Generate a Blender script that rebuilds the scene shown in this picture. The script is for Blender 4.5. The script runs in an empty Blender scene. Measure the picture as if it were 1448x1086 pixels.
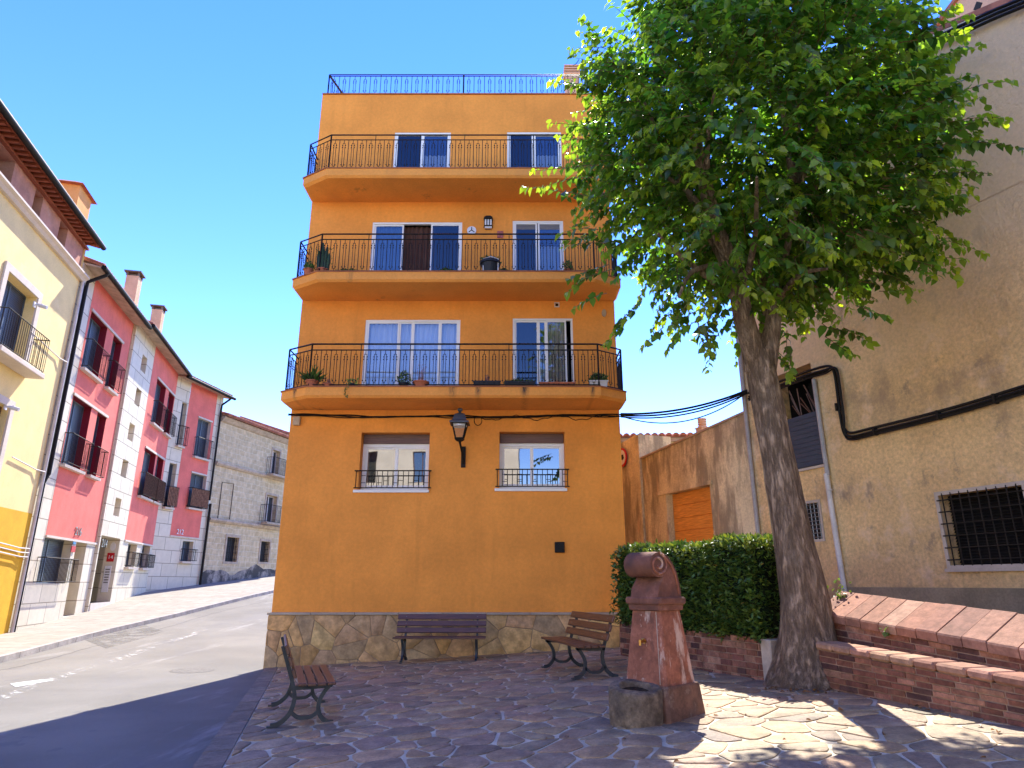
import bpy, bmesh, math, random
import numpy as np
from mathutils import Vector, Matrix
R = random.Random(7)
NR = np.random.default_rng(11)
scene = bpy.context.scene
COL = scene.collection
rad = math.radians

# ------------------------------------------------------------------ camera
PITCH = math.atan(0.3)
FPX = 940.0
CP, SP = math.cos(PITCH), math.sin(PITCH)
cd = bpy.data.cameras.new('camera'); cam = bpy.data.objects.new('camera', cd); COL.objects.link(cam)
cd.sensor_width = 36; cd.lens = FPX / 1448 * 36; cd.clip_start = 0.05; cd.clip_end = 5000
cam.rotation_euler = (math.pi / 2 + PITCH, 0, 0); scene.camera = cam

def ray(u, v):
    s = (543 - v) / FPX
    return ((u - 724) / FPX, CP - s * SP, SP + s * CP)

# ------------------------------------------------------------------ light
SUN_A, SUN_E = math.atan2(0.14, 0.99), rad(49.5)
w = bpy.data.worlds.new('World'); scene.world = w; w.use_nodes = True
nt = w.node_tree; bg = nt.nodes['Background']
sky = nt.nodes.new('ShaderNodeTexSky'); sky.sky_type = 'NISHITA'; sky.sun_disc = False
sky.sun_elevation = SUN_E; sky.sun_rotation = SUN_A; sky.air_density = 1.0; sky.dust_density = 0.0; sky.ozone_density = 2.0; sky.altitude = 300
hs = nt.nodes.new('ShaderNodeHueSaturation'); hs.inputs['Saturation'].default_value = 1.34; hs.inputs['Hue'].default_value = .526
nt.links.new(sky.outputs[0], hs.inputs['Color']); nt.links.new(hs.outputs[0], bg.inputs[0]); bg.inputs[1].default_value = 0.115
sd = bpy.data.lights.new('sun', 'SUN'); sd.energy = 2.5; sd.angle = rad(0.5); sd.color = (1, 0.95, 0.87)
so = bpy.data.objects.new('sun', sd); COL.objects.link(so)
sv = Vector((math.sin(SUN_A) * math.cos(SUN_E), math.cos(SUN_A) * math.cos(SUN_E), math.sin(SUN_E)))
so.rotation_euler = sv.to_track_quat('Z', 'Y').to_euler(); so.location = sv * 60
scene.view_settings.view_transform = 'Standard'; scene.view_settings.look = 'None'
scene.view_settings.exposure = 2.28

# ------------------------------------------------------------------ materials
def c4(c): return (c[0], c[1], c[2], 1)
def newmat(name):
    m = bpy.data.materials.new(name); m.use_nodes = True
    t = m.node_tree; return m, t, t.nodes['Principled BSDF']
def node(t, k, **kw):
    n = t.nodes.new('ShaderNode' + k)
    for a, b in kw.items():
        if a in n.inputs: n.inputs[a].default_value = b
        else: setattr(n, a, b)
    return n
def mixc(t, fac, a, b, mode='MIX'):
    n = t.nodes.new('ShaderNodeMix'); n.data_type = 'RGBA'; n.blend_type = mode
    for i, x in ((0, fac), (6, a), (7, b)):
        if hasattr(x, 'links') or hasattr(x, 'is_linked'): t.links.new(x, n.inputs[i])
        else: n.inputs[i].default_value = x if i == 0 else c4(x)
    return n.outputs[2]
def mapr(t, x, a, b, c=0., d=1.):
    n = t.nodes.new('ShaderNodeMapRange'); n.interpolation_type = 'SMOOTHSTEP'
    t.links.new(x, n.inputs[0])
    for i, q in enumerate((a, b, c, d)): n.inputs[i + 1].default_value = q
    return n.outputs[0]
def coords(t, stretch=(1, 1, 1), warp=0.0):
    tc = node(t, 'TexCoord'); mp = node(t, 'Mapping'); mp.inputs['Scale'].default_value = stretch
    t.links.new(tc.outputs['Object'], mp.inputs[0]); return mp.outputs[0]
def noise(t, vec, scale, detail=5, rough=.6):
    n = node(t, 'TexNoise', Scale=scale, Detail=detail, Roughness=rough); t.links.new(vec, n.inputs['Vector']); return n.outputs['Fac']
def scale_c(c, k): return tuple(min(1, x * k) for x in c)
MATS = {}
def M(name, base, var=.15, scale=1.6, rough=.88, bump=.25, bscale=55, spec=.25, metal=0, attr=False, fine=.08, fscale=25, stains=(), streak=0, bdist=.01, coat=0):
    m, t, p = newmat(name); v = coords(t)
    if attr:
        a = node(t, 'Attribute', attribute_name='Col'); src = a.outputs['Color']
        lo = mixc(t, 1.0, src, (1 - var,) * 3, 'MULTIPLY'); hi = mixc(t, 1.0, src, (1 + var,) * 3, 'MULTIPLY')
    else: lo, hi = scale_c(base, 1 - var), scale_c(base, 1 + var)
    c = mixc(t, mapr(t, noise(t, v, scale), .3, .7), lo, hi)
    if fine: c = mixc(t, 1.0, c, mixc(t, mapr(t, noise(t, v, fscale, 6, .7), .25, .75), (1 - fine * 2,) * 3, (1,) * 3), 'MULTIPLY')
    if streak: c = mixc(t, mapr(t, noise(t, coords(t, (2.2, 2.2, .16)), 1.6, 6, .65), .52, .75, 0, streak), c, scale_c(base, .4))
    for (sc, ss, a0, a1, amt, st) in stains:
        c = mixc(t, mapr(t, noise(t, coords(t, st), ss, 9, .68), a0, a1, 0, amt), c, sc)
    t.links.new(c, p.inputs['Base Color'])
    p.inputs['Roughness'].default_value = rough; p.inputs['Specular IOR Level'].default_value = spec; p.inputs['Metallic'].default_value = metal
    if bump:
        b = node(t, 'Bump', Strength=bump, Distance=bdist); t.links.new(noise(t, v, bscale, 8, .7), b.inputs['Height']); t.links.new(b.outputs[0], p.inputs['Normal'])
    MATS[name] = m; return m
def brickmat(name, c1, c2, mortar, bw, rh, ms, offset=.5, warp=0., bump=.4, rough=.85, var=.2, stains=(), nstains=3., msmooth=.1, squash=1.):
    m, t, p = newmat(name)
    tc = node(t, 'TexCoord'); sx = node(t, 'SeparateXYZ'); cx = node(t, 'CombineXYZ')
    vec = tc.outputs['Object']
    if warp:
        nz = node(t, 'TexNoise', Scale=1.7, Detail=2.); t.links.new(vec, nz.inputs['Vector'])
        sub = node(t, 'VectorMath', operation='SUBTRACT'); t.links.new(nz.outputs['Color'], sub.inputs[0]); sub.inputs[1].default_value = (.5, .5, .5)
        sc = node(t, 'VectorMath', operation='SCALE'); t.links.new(sub.outputs[0], sc.inputs[0]); sc.inputs['Scale'].default_value = warp
        ad = node(t, 'VectorMath', operation='ADD'); t.links.new(vec, ad.inputs[0]); t.links.new(sc.outputs[0], ad.inputs[1]); vec = ad.outputs[0]
    t.links.new(vec, sx.inputs[0]); t.links.new(sx.outputs[0], cx.inputs[0]); t.links.new(sx.outputs[2], cx.inputs[1])
    b = node(t, 'TexBrick', Scale=1.0); b.offset = offset; b.squash = squash
    b.inputs['Color1'].default_value = c4(c1); b.inputs['Color2'].default_value = c4(c2); b.inputs['Mortar'].default_value = c4(mortar)
    b.inputs['Mortar Size'].default_value = ms; b.inputs['Mortar Smooth'].default_value = msmooth; b.inputs['Brick Width'].default_value = bw; b.inputs['Row Height'].default_value = rh
    t.links.new(cx.outputs[0], b.inputs['Vector'])
    v = coords(t)
    c = mixc(t, 1., b.outputs['Color'], mixc(t, mapr(t, noise(t, v, nstains, 8, .7), .3, .7), (1 - var,) * 3, (1 + var * .3,) * 3), 'MULTIPLY')
    for (scol, ss, a0, a1, amt, st) in stains:
        c = mixc(t, mapr(t, noise(t, coords(t, st), ss, 9, .68), a0, a1, 0, amt), c, scol)
    t.links.new(c, p.inputs['Base Color']); p.inputs['Roughness'].default_value = rough; p.inputs['Specular IOR Level'].default_value = .25
    inv = node(t, 'Math', operation='SUBTRACT'); inv.inputs[0].default_value = 1; t.links.new(b.outputs['Fac'], inv.inputs[1])
    ad = node(t, 'Math', operation='MULTIPLY_ADD'); t.links.new(noise(t, v, 30, 6, .7), ad.inputs[0]); ad.inputs[1].default_value = .35; t.links.new(inv.outputs[0], ad.inputs[2])
    bp = node(t, 'Bump', Strength=bump, Distance=.015); t.links.new(ad.outputs[0], bp.inputs['Height']); t.links.new(bp.outputs[0], p.inputs['Normal'])
    MATS[name] = m; return m
def glassmat(name, tint, refl=.12, opaque=None):
    m, t, p = newmat(name); t.nodes.remove(p); out = t.nodes['Material Output']
    g = node(t, 'BsdfGlossy', Roughness=.015); g.inputs['Color'].default_value = (1, 1, 1, 1)
    if opaque: d = node(t, 'BsdfDiffuse'); d.inputs['Color'].default_value = c4(opaque)
    else: d = node(t, 'BsdfTransparent'); d.inputs['Color'].default_value = c4(tint)
    bp = node(t, 'Bump', Strength=.05, Distance=.02); t.links.new(noise(t, coords(t), 1.3, 1), bp.inputs['Height']); t.links.new(bp.outputs[0], g.inputs['Normal'])
    fr = node(t, 'Fresnel', IOR=1.5); ad = node(t, 'Math', operation='ADD', use_clamp=True); t.links.new(fr.outputs[0], ad.inputs[0]); ad.inputs[1].default_value = refl
    mx = node(t, 'MixShader'); t.links.new(ad.outputs[0], mx.inputs[0]); t.links.new(d.outputs[0], mx.inputs[1]); t.links.new(g.outputs[0], mx.inputs[2])
    t.links.new(mx.outputs[0], out.inputs[0]); MATS[name] = m; return m
def leafmat(name, trans=.45, gloss=.35, tcol=2.4):
    m, t, p = newmat(name); out = t.nodes['Material Output']
    a = node(t, 'Attribute', attribute_name='Col')
    t.links.new(a.outputs['Color'], p.inputs['Base Color']); p.inputs['Roughness'].default_value = gloss; p.inputs['Specular IOR Level'].default_value = .45
    tr = node(t, 'BsdfTranslucent'); t.links.new(mixc(t, 1., a.outputs['Color'], (tcol, tcol, tcol * .5), 'MULTIPLY'), tr.inputs[0])
    mx = node(t, 'MixShader'); mx.inputs[0].default_value = trans
    t.links.new(p.outputs[0], mx.inputs[1]); t.links.new(tr.outputs[0], mx.inputs[2]); t.links.new(mx.outputs[0], out.inputs[0]); MATS[name] = m; return m

ORANGE = (.88, .325, .055)
M('orange_stucco', ORANGE, var=.11, scale=.7, streak=.16, bump=.5, bscale=38, fine=.07, fscale=14, bdist=.012, stains=(((.42, .16, .04), 1.1, .60, .85, .35, (1, 1, .45)), ((.78, .34, .08), .7, .58, .8, .35, (1, 1, 1))))
M('orange_slab', (.86, .34, .065), var=.06, scale=1.2, bump=.2, stains=(((.20, .10, .04), 1.5, .60, .72, .6, (1.2, 1.2, .2)), ((.60, .24, .06), .9, .5, .7, .5, (1, 1, 1))))
M('tile_edge', (.36, .13, .05), var=.2)
M('plinth_stone', (.4, .25, .12), attr=True, var=.28, scale=5, bump=.5, bscale=14, rough=.75, fine=.14, fscale=18, stains=(((.45, .22, .06), 3.0, .55, .75, .5, (1, 1, 1)), ((.16, .12, .08), 2.2, .6, .8, .5, (1, 1, 1))))
M('plinth_mortar', (.30, .21, .12), var=.2)
M('coping_stone', (.42, .34, .25), var=.15)
M('flagstone', (.3, .2, .2), attr=True, var=.26, scale=5, bump=.9, bscale=14, bdist=.02, rough=.66, fine=.22, fscale=34, spec=.35, stains=(((.42, .36, .33), 6., .60, .78, .35, (1, 1, 1)), ((.13, .10, .11), 2.6, .6, .8, .4, (1, 1, 1))))
M('paving_mortar', (.68, .58, .39), var=.2, scale=3, fine=.15, fscale=60)
M('asphalt', (.235, .217, .18), var=.16, scale=.35, bump=.5, bscale=190, fine=.22, fscale=160, bdist=.006, stains=(((.17, .16, .15), .55, .50, .66, .55, (1.2, .3, 1)), ((.34, .325, .30), .9, .54, .68, .6, (1.4, .22, 1)), ((.13, .125, .12), 2.2, .60, .66, .5, (1, .6, 1))))
brickmat('sidewalk_slabs', (.30, .265, .21), (.345, .305, .245), (.19, .165, .13), 1.2, .6, .012, bump=.2)
M('concrete_kerb', (.38, .35, .31), var=.2, scale=3, fine=.12)
M('ground_soil', (.22, .18, .13), var=.3)
M('alley_concrete', (.34, .29, .24), var=.2)
M('road_paint', (.62, .61, .58), var=.15, scale=4, fine=.2, fscale=50)
def worn(name, col, a, b, sc):
    m = M(name, col, fine=.15); t = m.node_tree; out = t.nodes['Material Output']; p = t.nodes['Principled BSDF']
    tr = node(t, 'BsdfTransparent'); mx = node(t, 'MixShader'); t.links.new(mapr(t, noise(t, coords(t), sc, 8, .75), a, b), mx.inputs[0]); t.links.new(tr.outputs[0], mx.inputs[1]); t.links.new(p.outputs[0], mx.inputs[2]); t.links.new(mx.outputs[0], out.inputs[0])
worn('worn_paint', (.60, .58, .52), .46, .66, 5.); worn('tar', (.11, .105, .095), .30, .45, 3.); worn('patch', (.215, .20, .17), .30, .62, 3.)
M('cast_iron', (.17, .155, .13), var=.3, scale=20)
M('white_aluminium', (.80, .77, .69), var=.03, bump=0, rough=.4, fine=0, spec=.5)
M('iron_dark', (.020, .016, .012), var=.2, bump=0, rough=.6, fine=0, spec=.2)
M('iron_bench', (.028, .036, .04), var=.25, scale=8, bump=.3, bscale=80, rough=.5, fine=.1, spec=.5)
M('black_plastic', (.013, .011, .009), var=.2, bump=0, rough=.6, fine=0, spec=.2)
M('lamp_roof', (.05, .055, .065), var=.15, bump=0, rough=.45, spec=.5)
def woodmat(name, base, rough=.42, st=(1, 1, 1)):
    m, t, p = newmat(name)
    n1 = noise(t, coords(t, st), 9, 7, .65); n2 = noise(t, coords(t), 1.5, 3)
    c = mixc(t, mapr(t, n1, .3, .7), scale_c(base, .62), scale_c(base, 1.3)); c = mixc(t, mapr(t, n2, .35, .7, 0, .5), c, scale_c(base, .7))
    t.links.new(c, p.inputs['Base Color']); p.inputs['Roughness'].default_value = rough; p.inputs['Specular IOR Level'].default_value = .5
    b = node(t, 'Bump', Strength=.25, Distance=.004); t.links.new(n1, b.inputs['Height']); t.links.new(b.outputs[0], p.inputs['Normal']); MATS[name] = m
woodmat('bench_wood', (.12, .050, .026), .38, (.35, 5, 5))
woodmat('garage_wood', (.84, .36, .07), .5, (.3, .3, 6))
woodmat('eave_wood', (.30, .075, .03), .6, (4, .4, 4))
woodmat('shutter_brown', (.15, .075, .05), .6, (.3, .3, 8))
M('eave_board', (.48, .36, .26), var=.2, scale=3)
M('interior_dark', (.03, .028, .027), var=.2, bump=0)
M('curtain_white', (.72, .75, .80), var=.06, bump=0, fine=0)
M('curtain_beige', (.62, .50, .42), var=.05, bump=0, fine=0)
M('curtain_brown', (.10, .045, .03), var=.2, bump=0)
M('door_blue', (.08, .14, .20), var=.1, bump=0, rough=.35, spec=.5)
M('curtain_blue', (.42, .45, .46), var=.06, bump=0, fine=0)
M('blind_grey', (.20, .19, .18), var=.1, bump=0)
glassmat('glass_clear', (.84, .87, .9), .05)
glassmat('glass_tint', (.30, .31, .32), .04)
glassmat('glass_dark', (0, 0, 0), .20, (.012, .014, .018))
glassmat('glass_lantern', (.9, .9, .88), .02)
M('terracotta', (.42, .13, .06), var=.2)
M('pot_black', (.02, .02, .022), var=.2, bump=0, rough=.5)
M('pot_white', (.62, .58, .53), var=.1)
M('soil', (.05, .035, .02), var=.3)
leafmat('plant_leaf', .25, .5, 1.6)
leafmat('tree_leaf', .46, .33, 3.2)
leafmat('hedge_leaf', .18, .42, 1.8)
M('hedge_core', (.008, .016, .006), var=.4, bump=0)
M('bark', (.25, .165, .105), var=.3, scale=3.5, bump=1., bscale=9, rough=.95, fine=.2, fscale=22, bdist=.03, stains=(((.09, .065, .05), 5., .52, .70, .65, (1, 1, .14)), ((.34, .27, .21), 2.5, .6, .8, .4, (1, 1, .3))))
def barkmat():
    m, t, p = newmat('bark'); v = coords(t, (1, 1, .22)); v2 = coords(t)
    n1 = noise(t, v, 17, 8, .7); n2 = noise(t, v, 42, 6, .7); n3 = noise(t, v2, 2.2, 5)
    c = mixc(t, mapr(t, n1, .40, .60), (.21, .14, .085), (.44, .305, .19)); c = mixc(t, mapr(t, n2, .35, .7, 0, .4), c, (.22, .15, .09)); c = mixc(t, mapr(t, n3, .5, .68, 0, .5), c, (.46, .345, .235))
    t.links.new(c, p.inputs['Base Color']); p.inputs['Roughness'].default_value = .95; p.inputs['Specular IOR Level'].default_value = .15
    ad = node(t, 'Math', operation='MULTIPLY_ADD'); t.links.new(n2, ad.inputs[0]); ad.inputs[1].default_value = .4; t.links.new(mapr(t, n1, .32, .62), ad.inputs[2])
    b = node(t, 'Bump', Strength=1., Distance=.05); t.links.new(ad.outputs[0], b.inputs['Height']); t.links.new(b.outputs[0], p.inputs['Normal']); MATS['bark'] = m
barkmat()
M('twig', (.16, .09, .045), var=.2, bump=0)
M('fountain_stone', (.33, .12, .066), var=.3, scale=4, bump=.5, bscale=30, fine=.18, fscale=24, rough=.8, stains=(((.60, .42, .31), 5.5, .545, .62, .8, (1, 1, .22)), ((.60, .42, .31), 14., .60, .68, .7, (1, 1, .6)), ((.12, .055, .035), 3.2, .52, .64, .75, (1, 1, .5))))
M('fountain_cap', (.235, .095, .058), var=.25, scale=5, bump=.6, bscale=26, fine=.18, fscale=24, rough=.85, stains=(((.08, .045, .035), 3., .48, .66, .75, (1, 1, 1)), ((.36, .20, .14), 5., .56, .7, .5, (1, 1, 1))))
M('trough_stone', (.26, .185, .115), var=.4, scale=7, bump=1., bscale=15, fine=.25, fscale=30, bdist=.05, stains=(((.09, .07, .055), 4., .5, .7, .6, (1, 1, 1)),))
M('fountain_base', (.205, .105, .065), var=.3, scale=4, bump=.8, bscale=20, fine=.2, fscale=24, rough=.85, bdist=.02, stains=(((.07, .045, .035), 3., .48, .64, .75, (1, 1, 1)), ((.33, .22, .15), 6., .56, .68, .5, (1, 1, 1))))
M('hollow_dark', (.022, .018, .014), var=.3, bump=0, rough=.25)
M('brass', (.50, .28, .08), var=.15, bump=0, rough=.35, metal=1., fine=0)
M('brick_red', (.3, .12, .08), attr=True, var=.3, scale=9, bump=.7, bscale=28, fine=.2, fscale=40, stains=(((.09, .05, .04), 3.5, .56, .76, .6, (1, 1, 1)),))
M('brick_mortar', (.36, .23, .15), var=.25, scale=6, bump=.5)
M('brick_coping', (.4, .2, .15), attr=True, var=.2, scale=8, bump=.5, bscale=30, fine=.15, stains=(((.16, .09, .07), 3., .6, .8, .5, (1, 1, 1)),))
M('pale_stone', (.46, .37, .27), var=.2, scale=4, bump=.4)
OLD = (.90, .605, .285)
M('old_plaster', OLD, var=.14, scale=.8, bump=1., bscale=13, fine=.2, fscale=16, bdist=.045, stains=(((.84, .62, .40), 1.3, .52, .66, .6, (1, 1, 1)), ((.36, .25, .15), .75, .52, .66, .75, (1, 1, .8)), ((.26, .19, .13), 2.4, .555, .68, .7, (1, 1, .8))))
M('garage_plaster', (.78, .70, .44), var=.2, scale=1., bump=1., bscale=24, fine=.15, fscale=18, bdist=.02, stains=(((.25, .22, .15), 1.25, .43, .58, .85, (1.4, 1.4, .33)), ((.65, .47, .28), 2.3, .58, .7, .6, (1.5, 1.5, .4))))
M('cement_plinth', (.33, .265, .17), var=.25, scale=1.4, bump=.6, bscale=24, fine=.15, stains=(((.36, .26, .17), 1.6, .58, .72, .6, (1, 1, 1)),))
M('window_trim', (.50, .42, .34), var=.1)
M('louver_blue', (.045, .062, .09), var=.1, bump=0, rough=.5)
M('pipe_white', (.60, .56, .52), var=.12, scale=3, bump=.1, rough=.5)
M('pipe_grey', (.36, .34, .33), var=.15, scale=3, bump=.1, rough=.5)
M('yellow_plaster', (.88, .69, .31), var=.07, scale=1.3, bump=.3, stains=(((.66, .42, .12), 1.1, .56, .78, .45, (1, 1, .6)), ((.84, .70, .40), .9, .55, .75, .5, (1, 1, 1))))
M('ochre_plaster', (.72, .40, .025), var=.1, scale=1.2, bump=.3)
M('attic_plaster', (.52, .26, .18), var=.2, scale=1.6, bump=.3, stains=(((.55, .38, .33), 1.8, .55, .75, .5, (1, 1, 1)),))
brickmat('stone_cladding', (.64, .57, .42), (.70, .63, .48), (.30, .25, .17), 1.15, .62, .016, bump=.25, var=.10, rough=.6)
M('pink_plaster', (.76, .185, .14), var=.10, scale=1.4, bump=.3, fine=.08, stains=(((.80, .30, .27), 1.0, .55, .78, .5, (1, 1, .5)), ((.58, .10, .10), 1.6, .6, .8, .4, (1, 1, .4))))
M('reveal_red', (.22, .014, .028), var=.08, bump=.1)  # darker red than the pink walls, used inside their window openings
M('slab_cream', (.66, .58, .48), var=.08)
M('reed', (.26, .13, .075), var=.35, scale=9, bump=.6, bscale=30)
brickmat('house_masonry', (.64, .51, .31), (.55, .43, .25), (.66, .56, .37), .50, .30, .028, warp=.16, bump=.8, var=.28, msmooth=.3, stains=(((.30, .25, .2), 1.0, .62, .85, .4, (1, 1, .6)),))
M('house_cement', (.42, .36, .29), var=.25, scale=1.2, bump=.4, stains=(((.06, .055, .05), .9, .40, .58, .95, (1, 1, 1)),))
M('roof_tile', (.42, .16, .09), var=.3, scale=2.5, bump=.4, bscale=12, stains=(((.24, .15, .11), 2., .5, .7, .6, (1, 1, 1)),))
M('chimney_plaster', (.64, .41, .25), var=.12)
M('chimney_orange', (.72, .33, .10), var=.15, stains=(((.42, .24, .12), 1.6, .55, .75, .6, (1, 1, 1)),))
M('tile_grey', (.16, .13, .11), var=.2)
M('sign_red', (.55, .015, .02), var=.05, bump=0, rough=.4)
M('sign_white', (.75, .74, .73), var=.03, bump=0, rough=.4)
M('sign_blue', (.05, .22, .42), var=.05, bump=0, rough=.4)
M('steel', (.24, .23, .22), var=.1, bump=0, rough=.4, metal=.7, fine=0)
M('meter_beige', (.50, .38, .24), var=.1)
M('plaque', (.40, .12, .10), var=.3, scale=20)

# ------------------------------------------------------------------ frames and mesh building
class Frame:
    """A vertical plane: a runs along it, o points out of it, z is up."""
    def __init__(s, x, y, dx, dy, nx, ny):
        l = math.hypot(dx, dy); s.O = (x, y); s.d = (dx / l, dy / l); l = math.hypot(nx, ny); s.n = (nx / l, ny / l)
    def p(s, a, o, z): return (s.O[0] + a * s.d[0] + o * s.n[0], s.O[1] + a * s.d[1] + o * s.n[1], z)
    def px(s, u, v, off=0.):
        r = ray(u, v); k = (s.O[0] * s.n[0] + s.O[1] * s.n[1] + off) / (r[0] * s.n[0] + r[1] * s.n[1])
        x, y, z = r[0] * k, r[1] * k, r[2] * k
        return ((x - s.O[0]) * s.d[0] + (y - s.O[1]) * s.d[1], z)
    def ang(s): return math.atan2(s.d[1], s.d[0])
W0 = Frame(0, 0, 1, 0, 0, 1)
MW = {}
class MB:
    def __init__(s): s.v = []; s.f = []; s.c = []
    def add(s, vs, fs, col=None):
        n = len(s.v); s.v += [tuple(v) for v in vs]
        for f in fs: s.f.append([n + i for i in f]); s.c.append(col)
        return s
    def hexa(s, P, col=None):
        return s.add(P, [(0, 3, 2, 1), (4, 5, 6, 7), (0, 1, 5, 4), (1, 2, 6, 5), (2, 3, 7, 6), (3, 0, 4, 7)], col)
    def box(s, F, a0, a1, o0, o1, z0, z1, col=None):
        return s.hexa([F.p(a0, o0, z0), F.p(a1, o0, z0), F.p(a1, o1, z0), F.p(a0, o1, z0), F.p(a0, o0, z1), F.p(a1, o0, z1), F.p(a1, o1, z1), F.p(a0, o1, z1)], col)
    def cbox(s, F, a0, a1, o0, o1, z0, z1, c=.01, col=None):
        """box with chamfered edges: three nested cross-sections"""
        vs = []
        for (x, y, zz, q) in ((a0, o0, z0, 0), ):
            pass
        rings = [(z0, c), (z0 + c, 0), (z1 - c, 0), (z1, c)]
        n = 8
        for z, q in rings:
            for (a, o) in ((a0 + c, o0 + q), (a1 - c, o0 + q), (a1 - q, o0 + c), (a1 - q, o1 - c), (a1 - c, o1 - q), (a0 + c, o1 - q), (a0 + q, o1 - c), (a0 + q, o0 + c)):
                vs.append(F.p(a, o, z))
        fs = [tuple(range(7, -1, -1)), tuple(range(24, 32))]
        for r in range(3):
            for i in range(8): fs.append((r * 8 + i, r * 8 + (i + 1) % 8, r * 8 + 8 + (i + 1) % 8, r * 8 + 8 + i))
        return s.add(vs, fs, col)
    def quad(s, *P, col=None): return s.add(P, [tuple(range(len(P)))], col)
    def prism(s, F, poly, z0, z1, col=None):
        n = len(poly); vs = [F.p(a, o, z0) for a, o in poly] + [F.p(a, o, z1) for a, o in poly]
        return s.add(vs, [tuple(range(n - 1, -1, -1)), tuple(range(n, 2 * n))] + [(i, (i + 1) % n, n + (i + 1) % n, n + i) for i in range(n)], col)
    def slab(s, F, poly, o0, o1, col=None):
        """polygon in (a,z) extruded along o"""
        n = len(poly); vs = [F.p(a, o0, z) for a, z in poly] + [F.p(a, o1, z) for a, z in poly]
        return s.add(vs, [tuple(range(n - 1, -1, -1)), tuple(range(n, 2 * n))] + [(i, (i + 1) % n, n + (i + 1) % n, n + i) for i in range(n)], col)
    def side(s, F, poly, a0, a1, col=None):
        """polygon in (o,z) extruded along a"""
        n = len(poly); vs = [F.p(a0, o, z) for o, z in poly] + [F.p(a1, o, z) for o, z in poly]
        return s.add(vs, [tuple(range(n - 1, -1, -1)), tuple(range(n, 2 * n))] + [(i, (i + 1) % n, n + (i + 1) % n, n + i) for i in range(n)], col)
    def tube(s, pts, r, k=6, col=None, caps=True, sx=1., lobes=None):
        pts = [Vector(p) for p in pts]; n = len(pts); vs = []; up = None
        for i, p in enumerate(pts):
            t = (pts[min(i + 1, n - 1)] - pts[max(i - 1, 0)]).normalized()
            if up is None: up = Vector((0, 0, 1)) if abs(t.z) < .9 else Vector((1, 0, 0))
            x = t.cross(up); x = x.normalized() if x.length > 1e-6 else t.orthogonal().normalized()
            y = x.cross(t).normalized(); up = y
            rr = r[i] if isinstance(r, (list, tuple)) else r
            for j in range(k):
                an = 2 * math.pi * j / k; q = rr * (lobes(i, an) if lobes else 1)
                vs.append(p + x * (math.cos(an) * q * sx) + y * (math.sin(an) * q))
        fs = [(i * k + j, i * k + (j + 1) % k, i * k + k + (j + 1) % k, i * k + k + j) for i in range(n - 1) for j in range(k)]
        if caps: fs += [tuple(range(k - 1, -1, -1)), tuple(range((n - 1) * k, n * k))]
        return s.add(vs, fs, col)
    def lathe(s, c, prof, k=16, col=None, sq=None, rot=0):
        vs = []
        for r, z in prof:
            for j in range(k): an = 2 * math.pi * j / k + rot; vs.append((c[0] + r * math.cos(an), c[1] + r * math.sin(an), c[2] + z))
        n = len(prof)
        fs = [(i * k + j, i * k + (j + 1) % k, i * k + k + (j + 1) % k, i * k + k + j) for i in range(n - 1) for j in range(k)]
        fs += [tuple(range(k - 1, -1, -1)), tuple(range((n - 1) * k, n * k))]
        return s.add(vs, fs, col)
    def build(s, name, mat, parent=None, smooth=None, org=None, recalc=True):
        me = bpy.data.meshes.new(name)
        V = np.array(s.v, dtype=np.float64).reshape(-1, 3)
        if parent is not None:
            Mi = MW[parent.name].inverted(); A = np.array(Mi)
            V = V @ A[:3, :3].T + A[:3, 3]; mat4 = None
        else:
            if org is None: org = ((V[:, 0].min() + V[:, 0].max()) / 2, (V[:, 1].min() + V[:, 1].max()) / 2, V[:, 2].min())
            V = V - np.array(org)
        me.from_pydata(V.tolist(), [], s.f)
        if any(c is not None for c in s.c):
            ca = me.color_attributes.new('Col', 'FLOAT_COLOR', 'CORNER')
            arr = []
            for f, c in zip(s.f, s.c): arr += list(c4(c or (.5, .5, .5))) * len(f)
            ca.data.foreach_set('color', arr)
        if recalc:
            bm = bmesh.new(); bm.from_mesh(me); bmesh.ops.recalc_face_normals(bm, faces=bm.faces[:]); bm.to_mesh(me); bm.free()
        if smooth is not None:
            me.polygons.foreach_set('use_smooth', [True] * len(me.polygons)); me.set_sharp_from_angle(angle=rad(smooth))
        me.materials.append(MATS[mat]); me.update()
        o = bpy.data.objects.new(name, me); COL.objects.link(o)
        if parent is not None: o.parent = parent; MW[o.name] = MW[parent.name]
        else: o.location = org; MW[o.name] = Matrix.Translation(org)
        return o
def tag(o, label, cat, group=None):
    o['label'] = label; o['category'] = cat
    if group: o['group'] = group
    return o
def struct(o): o['kind'] = 'structure'; return o
def root(name, loc, label, cat, rz=0., group=None):
    o = bpy.data.objects.new(name, None); COL.objects.link(o); o.location = loc; o.rotation_euler = (0, 0, rz); o.empty_display_size = .3
    MW[o.name] = Matrix.Translation(loc) @ Matrix.Rotation(rz, 4, 'Z'); return tag(o, label, cat, group)
def txt(body, size, depth=.01):
    """mesh data of a piece of lettering in the xz plane, centred, as verts and faces"""
    cu = bpy.data.curves.new('lettering', 'FONT'); cu.body = body; cu.size = size; cu.extrude = depth; cu.align_x = 'CENTER'; cu.align_y = 'CENTER'
    ob = bpy.data.objects.new('lettering', cu); COL.objects.link(ob)
    me = ob.to_mesh(); vs = [tuple(v.co) for v in me.vertices]; fs = [tuple(p.vertices) for p in me.polygons]; ob.to_mesh_clear()
    bpy.data.objects.remove(ob); bpy.data.curves.remove(cu); return vs, fs
def add_txt(mb, F, body, size, a, o, z, flip=False, depth=.01):
    vs, fs = txt(body, size, depth); k = -1 if flip else 1
    mb.add([F.p(a + k * x, o + zz, z + y) for x, y, zz in vs], fs)
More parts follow.
